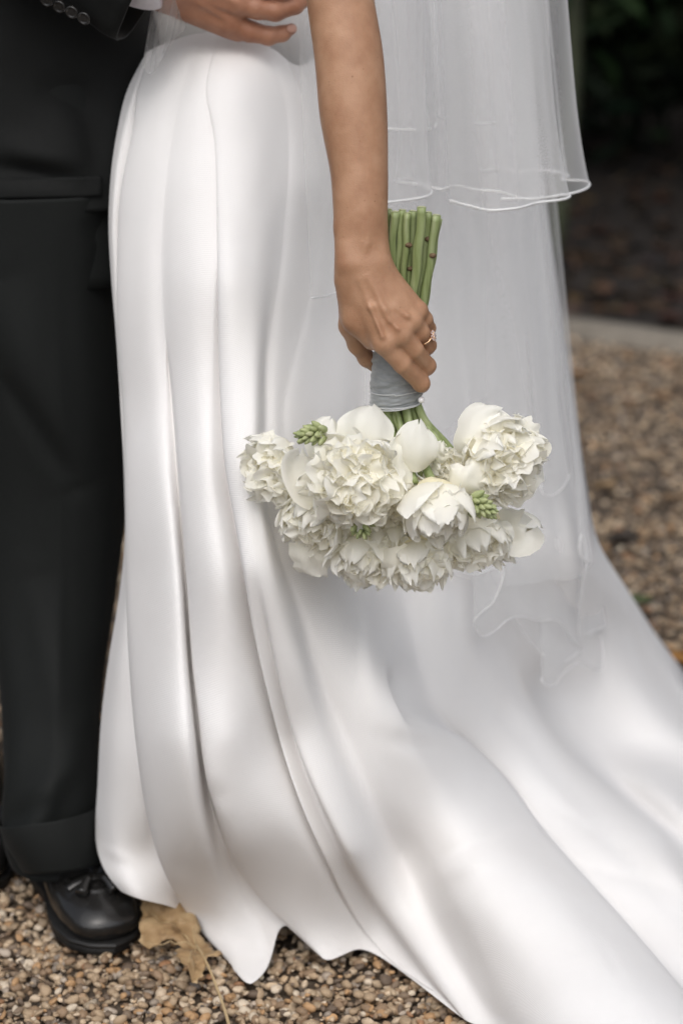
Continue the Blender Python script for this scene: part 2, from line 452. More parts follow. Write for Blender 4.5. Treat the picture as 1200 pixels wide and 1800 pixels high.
# ---------------------------------------------------------------- helpers: sculpting by distance field
class Sculpt:
    def __init__(s, lo, hi, vox):
        s.lo = np.array(lo, float); s.vox = vox
        s.n = np.ceil((np.array(hi) - s.lo) / vox).astype(int) + 1
        s.f = np.full(tuple(s.n), 0.05, np.float32)
    def box(s, lo, hi):
        a = np.clip(np.floor((np.asarray(lo) - s.lo) / s.vox).astype(int), 0, s.n); b = np.clip(np.ceil((np.asarray(hi) - s.lo) / s.vox).astype(int) + 1, 0, s.n)
        if np.any(b <= a):
            return None
        sl = tuple(slice(x, y) for x, y in zip(a, b))
        g = np.meshgrid(*[s.lo[i] + s.vox * np.arange(a[i], b[i], dtype=np.float32) for i in range(3)], indexing='ij')
        return sl, np.stack(g, -1).astype(np.float32)
    def _mix(s, sl, d, k):
        f = s.f[sl]
        if k > 0:
            h = np.clip(0.5 + 0.5 * (f - d) / k, 0, 1)
            s.f[sl] = f * (1 - h) + d * h - k * h * (1 - h)
        else:
            s.f[sl] = np.minimum(f, d)
    def cone(s, a, b, ra, rb, k=0.004):
        a = np.asarray(a, float); b = np.asarray(b, float); r = max(ra, rb) + 2.5 * k + 3 * s.vox
        bx = s.box(np.minimum(a, b) - r, np.maximum(a, b) + r)
        if bx is None:
            return
        sl, X = bx
        ab = b - a; L2 = ab.dot(ab) + 1e-12
        t = np.clip(((X - a) @ ab) / L2, 0, 1)
        d = np.linalg.norm(X - (a + t[..., None] * ab), axis=-1) - (ra + (rb - ra) * t)
        s._mix(sl, d.astype(np.float32), k)
    def chain(s, pts, k=0.004):
        for (a, ra), (b, rb) in zip(pts[:-1], pts[1:]):
            s.cone(a, b, ra, rb, k)
    def ell(s, c, rad, rot=None, k=0.004, cut=False):
        c = np.asarray(c, float); rad = np.asarray(rad, float); r = rad.max() + 2.5 * k + 3 * s.vox
        bx = s.box(c - r, c + r)
        if bx is None:
            return
        sl, X = bx
        q = X - c
        if rot is not None:
            q = q @ np.array(rot)
        k0 = np.linalg.norm(q / rad, axis=-1); k1 = np.linalg.norm(q / rad ** 2, axis=-1) + 1e-9
        d = (k0 * (k0 - 1) / k1).astype(np.float32)
        if cut:
            f = s.f[sl]; h = np.clip(0.5 - 0.5 * (f + d) / k, 0, 1)
            s.f[sl] = f * (1 - h) - d * h + k * h * (1 - h)
        else:
            s._mix(sl, d, k)
    def smooth(s, it=1):
        for _ in range(it):
            for ax in range(3):
                g = s.f
                p = np.roll(g, 1, ax); q = np.roll(g, -1, ax)
                s.f = (0.25 * p + 0.5 * g + 0.25 * q).astype(np.float32)
    def mesh(s):
        f = s.f.copy()
        f[0] = f[-1] = 0.05; f[:, 0] = f[:, -1] = 0.05; f[:, :, 0] = f[:, :, -1] = 0.05
        ins = f < 0
        cnt = np.zeros(tuple(s.n - 1), np.int8)
        for dx in (0, 1):
            for dy in (0, 1):
                for dz in (0, 1):
                    cnt += ins[dx:dx + s.n[0] - 1, dy:dy + s.n[1] - 1, dz:dz + s.n[2] - 1]
        act = (cnt > 0) & (cnt < 8)
        idx = np.full(act.shape, -1, np.int64)
        cells = np.argwhere(act); idx[act] = np.arange(len(cells))
        acc = np.zeros((len(cells), 3)); num = np.zeros(len(cells))
        for ax in range(3):
            o1, o2 = [a for a in range(3) if a != ax]
            for u in (0, 1):
                for v in (0, 1):
                    c0 = cells.copy(); c0[:, o1] += u; c0[:, o2] += v
                    c1 = c0.copy(); c1[:, ax] += 1
                    f0 = f[tuple(c0.T)].astype(float); f1 = f[tuple(c1.T)].astype(float)
                    cr = (f0 < 0) != (f1 < 0)
                    t = np.where(cr, f0 / (f0 - f1 + 1e-20), 0)
                    p = c0.astype(float); p[:, ax] += t
                    acc[cr] += p[cr]; num[cr] += 1
        V = s.lo + s.vox * acc / num[:, None]
        quads = []
        for ax in range(3):
            o1, o2 = (ax + 1) % 3, (ax + 2) % 3
            sl0 = [slice(None)] * 3; sl1 = [slice(None)] * 3
            sl0[ax] = slice(0, -1); sl1[ax] = slice(1, None)
            a = ins[tuple(sl0)]; b = ins[tuple(sl1)]
            e = np.argwhere(a != b)
            ok = (e[:, o1] > 0) & (e[:, o2] > 0) & (e[:, o1] < s.n[o1] - 1) & (e[:, o2] < s.n[o2] - 1)
            e = e[ok]
            def c(u, v):
                q = e.copy(); q[:, o1] -= u; q[:, o2] -= v
                return idx[tuple(q.T)]
            q = np.stack([c(1, 1), c(0, 1), c(0, 0), c(1, 0)], -1)
            fl = ~a[tuple(e.T)]
            q[fl] = q[fl][:, ::-1]
            quads.append(q)
        return V, np.concatenate(quads).astype(np.int32)

def rot_to(z):
    return np.array(Vector(z).to_track_quat('Z', 'Y').to_matrix())

# ================================================================ GROUND, KERB, PLANTING BED
def sheet(name, x0, x1, y0, y1, z, m, kind='structure', sub=2):
    xs = np.linspace(x0, x1, sub); ys = np.linspace(y0, y1, sub)
    X, Y = np.meshgrid(xs, ys)
    o = add(name, np.stack([X.ravel(), Y.ravel(), np.full(X.size, z)], -1), grid_faces(sub, sub), m, kind=kind)
    return o
ground = sheet('ground', -60, 60, -60, 90, -0.013, M['ground'])

PAL = np.array([(0.36, 0.28, 0.19), (0.44, 0.36, 0.26), (0.27, 0.19, 0.12), (0.50, 0.43, 0.34), (0.20, 0.155, 0.115),
                (0.34, 0.31, 0.285), (0.42, 0.26, 0.12), (0.15, 0.115, 0.09), (0.58, 0.54, 0.47), (0.25, 0.23, 0.215), (0.31, 0.165, 0.08), (0.11, 0.10, 0.10)])
PALW = np.array([5, 6, 4, 4, 3, 2.2, 1.6, 2, 1.2, 1.4, 0.8, 0.7]); PALW /= PALW.sum()
PAL = 0.75 * PAL * np.array([1.10, 1.0, 0.87]) + 0.25 * PAL.mean(1, keepdims=True) * np.array([1.12, 1.0, 0.86])
PAL = PAL * 1.12
def pebble_shapes(sub, n):
    V, F = ico(sub)
    out = []
    for i in range(n):
        k = 1 + 0.34 * vnoise(V, 1.2, 3.1 * i + 1)[:, None] + 0.13 * vnoise(V, 2.7, 1.7 * i)[:, None]
        out.append(V * k * np.array([1.0, rng.uniform(0.55, 0.95), rng.uniform(0.36, 0.68)]))
    return out, F
def rand_rot(n, tilt):
    a = rng.uniform(0, 2 * np.pi, n); b = rng.normal(0, tilt, n); c = rng.normal(0, tilt, n)
    ca, sa, cb, sb, cc, sc = np.cos(a), np.sin(a), np.cos(b), np.sin(b), np.cos(c), np.sin(c)
    z = np.zeros(n); o = np.ones(n)
    Rz = np.stack([ca, -sa, z, sa, ca, z, z, z, o], -1).reshape(n, 3, 3)
    Rx = np.stack([o, z, z, z, cb, -sb, z, sb, cb], -1).reshape(n, 3, 3)
    Ry = np.stack([cc, z, sc, z, o, z, -sc, z, cc], -1).reshape(n, 3, 3)
    return Rz @ Rx @ Ry
def tints(n, var=0.16):
    c = PAL[rng.choice(len(PAL), n, p=PALW)] * (1 + rng.normal(0, var, (n, 1)))
    return np.clip(c, 0.03, 0.8)
def scatter_pebbles(n, xr, yr, smin, smax, sub, shapes, keep=None, zj=0.004):
    pts = np.stack([rng.uniform(*xr, n), rng.uniform(*yr, n), rng.normal(-0.006, zj, n)], -1)
    size = rng.gamma(5, 1 / 5.0, n) * (smin + smax) / 2; size = np.clip(size, smin, smax)
    if keep is not None:
        k = keep(pts); pts = pts[k]; size = size[k]; n = len(pts)
    pts[:, 2] -= 0.35 * (size - (smin + smax) / 2)
    rot = rand_rot(n, 0.35); tin = tints(n); which = rng.integers(0, len(shapes[0]), n)
    return pts, size, rot, tin, which
def merged_pebbles(data, shapes):
    pts, size, rot, tin, which = data
    Vs, Fs, Cs, o = [], [], [], 0
    for w in range(len(shapes[0])):
        m = which == w
        if not m.any():
            continue
        S = shapes[0][w]
        V = np.einsum('nij,vj->nvi', rot[m], S) * size[m][:, None, None] + pts[m][:, None]
        k, nv = V.shape[:2]
        Vs.append(V.reshape(-1, 3))
        Fs.append((shapes[1][None] + (o + np.arange(k) * nv)[:, None, None]).reshape(-1, 3))
        Cs.append(np.repeat(np.concatenate([tin[m], np.ones((k, 1))], 1), nv, 0))
        o += k * nv
    return np.vstack(Vs), np.vstack(Fs), np.vstack(Cs)
sh2 = pebble_shapes(2, 9); sh1 = pebble_shapes(1, 9)
near = scatter_pebbles(15500, (-0.62, 0.40), (2.12, 2.92), 0.0026, 0.0082, 2, sh2)
mid = scatter_pebbles(23000, (-1.3, 1.6), (2.9, 4.4), 0.0035, 0.0088, 1, sh1)
beside = scatter_pebbles(8000, (-1.3, 1.4), (1.9, 2.92), 0.004, 0.009, 1, sh1, keep=lambda p: (p[:, 0] < -0.60) | (p[:, 0] > 0.38) | (p[:, 1] < 2.14))
far = scatter_pebbles(25000, (-1.7, 2.4), (4.3, 6.9), 0.0045, 0.0105, 1, sh1, keep=lambda p: p[:, 0] * 0.62 + (p[:, 1] - 6.06) * 0.78 < 0.37)
# the pebbles that show largest, at the front, are stones of their own
px = 600 + near[0][:, 0] * FPX / (near[0][:, 1] * CP + (CAM_H) * SP)
front = (near[0][:, 1] > Yz(1800, 0)) & (px > 0) & (px < 830) & (near[0][:, 2] > -0.0105)
front &= (near[0][:, 1] < np.where(px < 260, 2.55, np.where(px < 480, 2.47, 2.56)))
order = np.argsort(-(near[1] * front + near[0][:, 2] * 0.6 * front))[:300]
order = order[front[order]]
mask = np.zeros(len(near[0]), bool); mask[order] = True
bodies = [tuple(a[~mask] for a in near), mid, far, beside]
parts = [merged_pebbles(bodies[0], sh2), merged_pebbles(bodies[1], sh1), merged_pebbles(bodies[2], sh1), merged_pebbles(bodies[3], sh1)]
off = np.cumsum([0] + [len(p[0]) for p in parts[:-1]])
add('gravel', np.vstack([p[0] for p in parts]), np.vstack([p[1] + o for p, o in zip(parts, off)]), M['pebble'],
    attrs={'tint': ('FLOAT_COLOR', np.vstack([p[2] for p in parts]))}, kind='stuff')
PEB_T = tints(14, 0.1)
peb_mesh = {}
for i in order:
    w = int(near[4][i]); t = int(rng.integers(0, len(PEB_T)))
    if (w, t) not in peb_mesh:
        me = mesh_from('pebble', sh2[0][w], sh2[1], True, {'tint': ('FLOAT_COLOR', np.tile(np.append(PEB_T[t], 1), (len(sh2[0][w]), 1)))})
        me.materials.append(M['pebble']); peb_mesh[(w, t)] = me
    o = link('pebble', peb_mesh[(w, t)], None, ground)
    s = float(near[1][i]); Rm = near[2][i]
    o.matrix_local = Matrix.Translation(Vector(near[0][i]) - ground.location) @ Matrix(Rm.tolist()).to_4x4() @ Matrix.Scale(s, 4)

# kerb: long pale edging stones, butted end to end
ka, kb = np.array([0.58, 6.17, 0]), np.array([0.90, 5.92, 0])
kd = (kb - ka) / np.linalg.norm(kb - ka); kn = np.array([-kd[1], kd[0], 0])
kerb = thing('kerb', 'pale stone kerb edging the gravel in front of the dark planting bed', 'kerb', tuple(ka))
for i in range(-4, 5):
    L = 0.9
    bm = bmesh.new(); bmesh.ops.create_cube(bm, size=1)
    bmesh.ops.scale(bm, vec=(L - 0.006, 0.11, 0.16), verts=bm.verts)
    bmesh.ops.bevel(bm, geom=bm.edges[:], offset=0.012, segments=2, affect='EDGES')
    V = np.array([v.co[:] for v in bm.verts]); F = [[v.index for v in f.verts] for f in bm.faces]; bm.free()
    c = ka + kd * (i * L + 0.2) + np.array([0, 0, -0.052 + rng.normal(0, 0.003)])
    Rk = np.stack([kd, kn, [0, 0, 1]], 1)
    add('kerb_stone', V @ Rk.T + c, F, M['kerb'], kerb)
# soil of the bed behind the kerb
bedc = ka + kn * 0.056
L0 = bedc - kd * 4.5; L1 = bedc + kd * 4.5
bed = add('planting_bed', np.array([L0 + [0, 0, 0.008], L1 + [0, 0, 0.008], L1 + kn * 14 + [0, 0, 0.008], L0 + kn * 14 + [0, 0, 0.008]]), np.array([[0, 1, 2, 3]]), M['soil'], kind='structure')

def leaf_cloud(n, centre_fn, size, aspect=0.4, droop=0.3, tint=(0.03, 0.05, 0.02), var=0.35, normal_fn=None):
    c = centre_fn(n)
    rot = rand_rot(n, 0.9)
    L = rng.uniform(*size, n)
    S = np.array([[-0.5, 0, 0], [-0.15, 1, 0.05], [0.25, 0.8, 0.06], [0.5, 0, -0.1], [0.25, -0.8, 0.06], [-0.15, -1, 0.05]]) * [1, aspect / 2, 1]
    V = np.einsum('nij,vj->nvi', rot, S) * L[:, None, None] + c[:, None]
    F4 = np.array([[0, 1, 2, 3], [0, 3, 4, 5]])
    F = (F4[None] + (np.arange(n) * 6)[:, None, None]).reshape(-1, 4)
    col = np.array(tint)[None] * (1 + rng.normal(0, var, (n, 1))) * (1 + rng.normal(0, 0.12, (n, 3)))
    return V.reshape(-1, 3), F, np.repeat(np.concatenate([np.clip(col, 0.004, 0.5), np.ones((n, 1))], 1), 6, 0)

# leaf litter on the bed
def litter_c(n):
    s = rng.uniform(-3.5, 4.0, n); t = np.abs(rng.normal(0, 1.6, n))
    return bedc + kd * s[:, None] + kn * t[:, None] + np.array([0, 0, 0.02]) + np.stack([np.zeros(n), np.zeros(n), rng.uniform(0, 0.03, n)], -1)
V, F, C = leaf_cloud(3200, litter_c, (0.04, 0.10), 0.7, tint=(0.036, 0.020, 0.010), var=0.6)
z0 = V[:, 2].copy(); V[:, 2] = 0.012 + np.abs(V[:, 2] - 0.012) * 0.45
add('leaf_litter', V, F, M['litter'], attrs={'tint': ('FLOAT_COLOR', C)}, kind='stuff')

def shrub(x, y, rad, zc, rz, n, label, tint, size, aspect, stem_pts):
    t = thing('shrub', label, 'shrub', (x, y, 0.01))
    def cf(n):
        d = rng.normal(size=(n, 3)); d /= np.linalg.norm(d, axis=1)[:, None]
        r = rng.uniform(0.25, 1.0, n) ** 0.5
        cl = 1 + 0.35 * np.sin(d[:, 0] * 7 + x) * np.sin(d[:, 2] * 6 + y)
        return np.array([x, y, zc]) + d * (r * cl)[:, None] * np.array([rad, rad, rz])
    V, F, C = leaf_cloud(n, cf, size, aspect, tint=tint)
    V[:, 2] = np.maximum(V[:, 2], 0.03)
    add('crown', V, F, M['leaves'], t, attrs={'tint': ('FLOAT_COLOR', C)})
    ps = []
    for k in range(stem_pts):
        a = rng.uniform(0, 6.28)
        p = resample([[x + 0.05 * math.cos(a), y + 0.05 * math.sin(a), 0], [x + 0.2 * rad * math.cos(a), y + 0.2 * rad * math.sin(a), zc * 0.6], [x + 0.5 * rad * math.cos(a), y + 0.5 * rad * math.sin(a), zc + 0.3 * rz]], 8)
        ps.append(tube(p, np.linspace(0.035, 0.012, 8), 7))
    V, F = join(ps)
    add('trunk', V, F, M['bark'], t)
    return t
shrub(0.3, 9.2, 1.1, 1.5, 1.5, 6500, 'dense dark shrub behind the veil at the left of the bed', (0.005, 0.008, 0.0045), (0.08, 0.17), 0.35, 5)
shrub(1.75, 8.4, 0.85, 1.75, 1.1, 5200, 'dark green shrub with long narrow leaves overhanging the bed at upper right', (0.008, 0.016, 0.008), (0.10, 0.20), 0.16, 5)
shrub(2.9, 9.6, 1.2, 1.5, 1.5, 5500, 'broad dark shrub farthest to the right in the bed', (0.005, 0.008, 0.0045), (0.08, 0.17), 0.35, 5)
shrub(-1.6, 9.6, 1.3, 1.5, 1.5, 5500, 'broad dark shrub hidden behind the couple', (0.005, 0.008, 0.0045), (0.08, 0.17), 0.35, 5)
# far wood: one dark mass behind the shrubs
def wood_c(n):
    return np.stack([rng.uniform(-9, 10, n), rng.uniform(11.0, 13.2, n), rng.uniform(0, 5.5, n)], -1)
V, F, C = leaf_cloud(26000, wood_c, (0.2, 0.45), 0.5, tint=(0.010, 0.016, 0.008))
def sky_block_c(n):  # unseen ring of leaves and backing band, added to block low sky light
    a = rng.uniform(0, 2 * np.pi, n); r = rng.uniform(11.5, 13.5, n)
    return np.stack([r * np.sin(a), 2.0 + r * np.cos(a), rng.uniform(0, 2.6, n)], -1)
V2, F2, C2 = leaf_cloud(9000, sky_block_c, (0.3, 0.7), 0.6, tint=(0.012, 0.019, 0.009))
aa = np.linspace(0, 2 * np.pi, 49)[:-1]
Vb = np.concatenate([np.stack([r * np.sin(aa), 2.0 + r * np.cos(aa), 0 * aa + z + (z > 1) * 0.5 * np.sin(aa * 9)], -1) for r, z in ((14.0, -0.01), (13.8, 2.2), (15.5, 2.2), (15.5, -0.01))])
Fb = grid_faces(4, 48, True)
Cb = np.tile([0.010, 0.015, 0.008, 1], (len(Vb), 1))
add('woods_and_sky_block', np.vstack([V, V2, Vb]), np.vstack([F, F2 + len(V), Fb + len(V) + len(V2)]), M['leaves'], attrs={'tint': ('FLOAT_COLOR', np.vstack([C, C2, Cb]))}, kind='stuff')
# slim green sapling standing right behind the veil edge
sp = resample([P(955, 560, 7.0) * [1, 1, 0] + [0, 0, 0.0], P(972, 420, 7.0), P(985, 330, 7.05), P(1000, 200, 7.1), P(1010, 0, 7.2), P(1030, -300, 7.3)], 26)
sap = thing('sapling', 'slim green sapling stem rising behind the edge of the veil', 'sapling', tuple(sp[0]))
V, F = tube(sp, np.linspace(0.035, 0.018, 26), 10)
add('trunk', V, F, noisy_mat('green_bark', [(0.3, (0.014, 0.018, 0.007)), (0.7, (0.03, 0.036, 0.013))], 0.8, 20, vec=(3, 3, 0.5)), sap)
tip = sp[-1]
V, F, C = leaf_cloud(500, lambda n: tip + rng.normal(0, 0.28, (n, 3)), (0.08, 0.16), 0.35, tint=(0.016, 0.03, 0.013))
add('crown', V, F, M['leaves'], sap, attrs={'tint': ('FLOAT_COLOR', C)})

# ================================================================ THE BRIDE
bride = thing('person', 'bride in a white satin gown and sheer veil, arm hanging down with a bouquet', 'person', (0.05, 2.85, 0))

# ---- base distance of the skirt (thin-plate spline through chosen distances)
base_pts = [(300, 40, 2.87), (400, 30, 2.89), (480, 70, 2.85), (400, 120, 2.765), (400, 250, 2.70), (250, 150, 2.80), (210, 400, 2.73), (400, 500, 2.60),
            (560, 150, 2.88), (560, 320, 2.79), (650, -60, 3.10), (900, -60, 3.22), (930, 300, 3.14), (650, 300, 3.0), (650, 500, 2.87), (960, 600, 3.08), (800, 500, 3.02),
            (215, 700, 2.685), (400, 800, 2.51), (560, 850, 2.58), (700, 800, 2.71), (1000, 800, 3.03), (850, 800, 2.86), (215, 1000, 2.62), (430, 1000, 2.445), (700, 1000, 2.70),
            (1040, 1000, 3.0), (880, 1000, 2.80), (165, 1480, 2.63), (240, 1585, 2.58), (300, 1300, 2.47), (200, 1250, 2.60), (600, 1300, 2.50), (720, 1250, 2.565), (800, 1110, 2.72), (500, 1300, 2.485), (400, 1300, 2.43), (620, 1500, 2.465), (520, 1500, 2.475), (400, 1500, 2.47), (600, 1130, 2.54)]
base_z = [(440, 1738, .010), (480, 1690, .012), (590, 1694, .012), (650, 1660, .014), (773, 1752, .014), (860, 1800, .02), (340, 1612, 0.012), 
          (1200, 1748, .085), (1000, 1500, .12), (1092, 1412, .085), (1280, 1600, .06), (1400, 1700, .05), (1250, 1420, .055), (900, 1250, .21), (1000, 1800, .06), (800, 1600, .09),
          (1200, 1230, .05), (1100, 1100, .17), (1350, 1400, .03), (1000, 1250, .16), (1500, 1600, .03), (900, 1850, .03), (1300, 1850, .05), (700, 1500, .13), (880, 1500, .13)]
ctrl = np.array(base_pts + [(x, y, Yz(y, z)) for x, y, z in base_z], float)
def tps_fit(c, v, lam=2e-4):
    n = len(c); d = np.linalg.norm(c[:, None] - c[None], axis=-1)
    K = np.where(d > 0, d * d * np.log(d + 1e-12), 0) + lam * np.eye(n)
    Pm = np.hstack([np.ones((n, 1)), c])
    A = np.block([[K, Pm], [Pm.T, np.zeros((3, 3))]])
    return np.linalg.solve(A, np.concatenate([v, np.zeros(3)]))
tc_ = ctrl[:, :2] / 600.0
tw_ = tps_fit(tc_, ctrl[:, 2], 0.004)
def base_Y(x, y):
    q = np.stack([np.asarray(x, float), np.asarray(y, float)], -1) / 600.0
    sh = q.shape[:-1]; q = q.reshape(-1, 2)
    d = np.linalg.norm(q[:, None] - tc_[None], axis=-1)
    r = np.where(d > 0, d * d * np.log(d + 1e-12), 0) @ tw_[:-3] + tw_[-3] + q @ tw_[-2:]
    return r.reshape(sh)

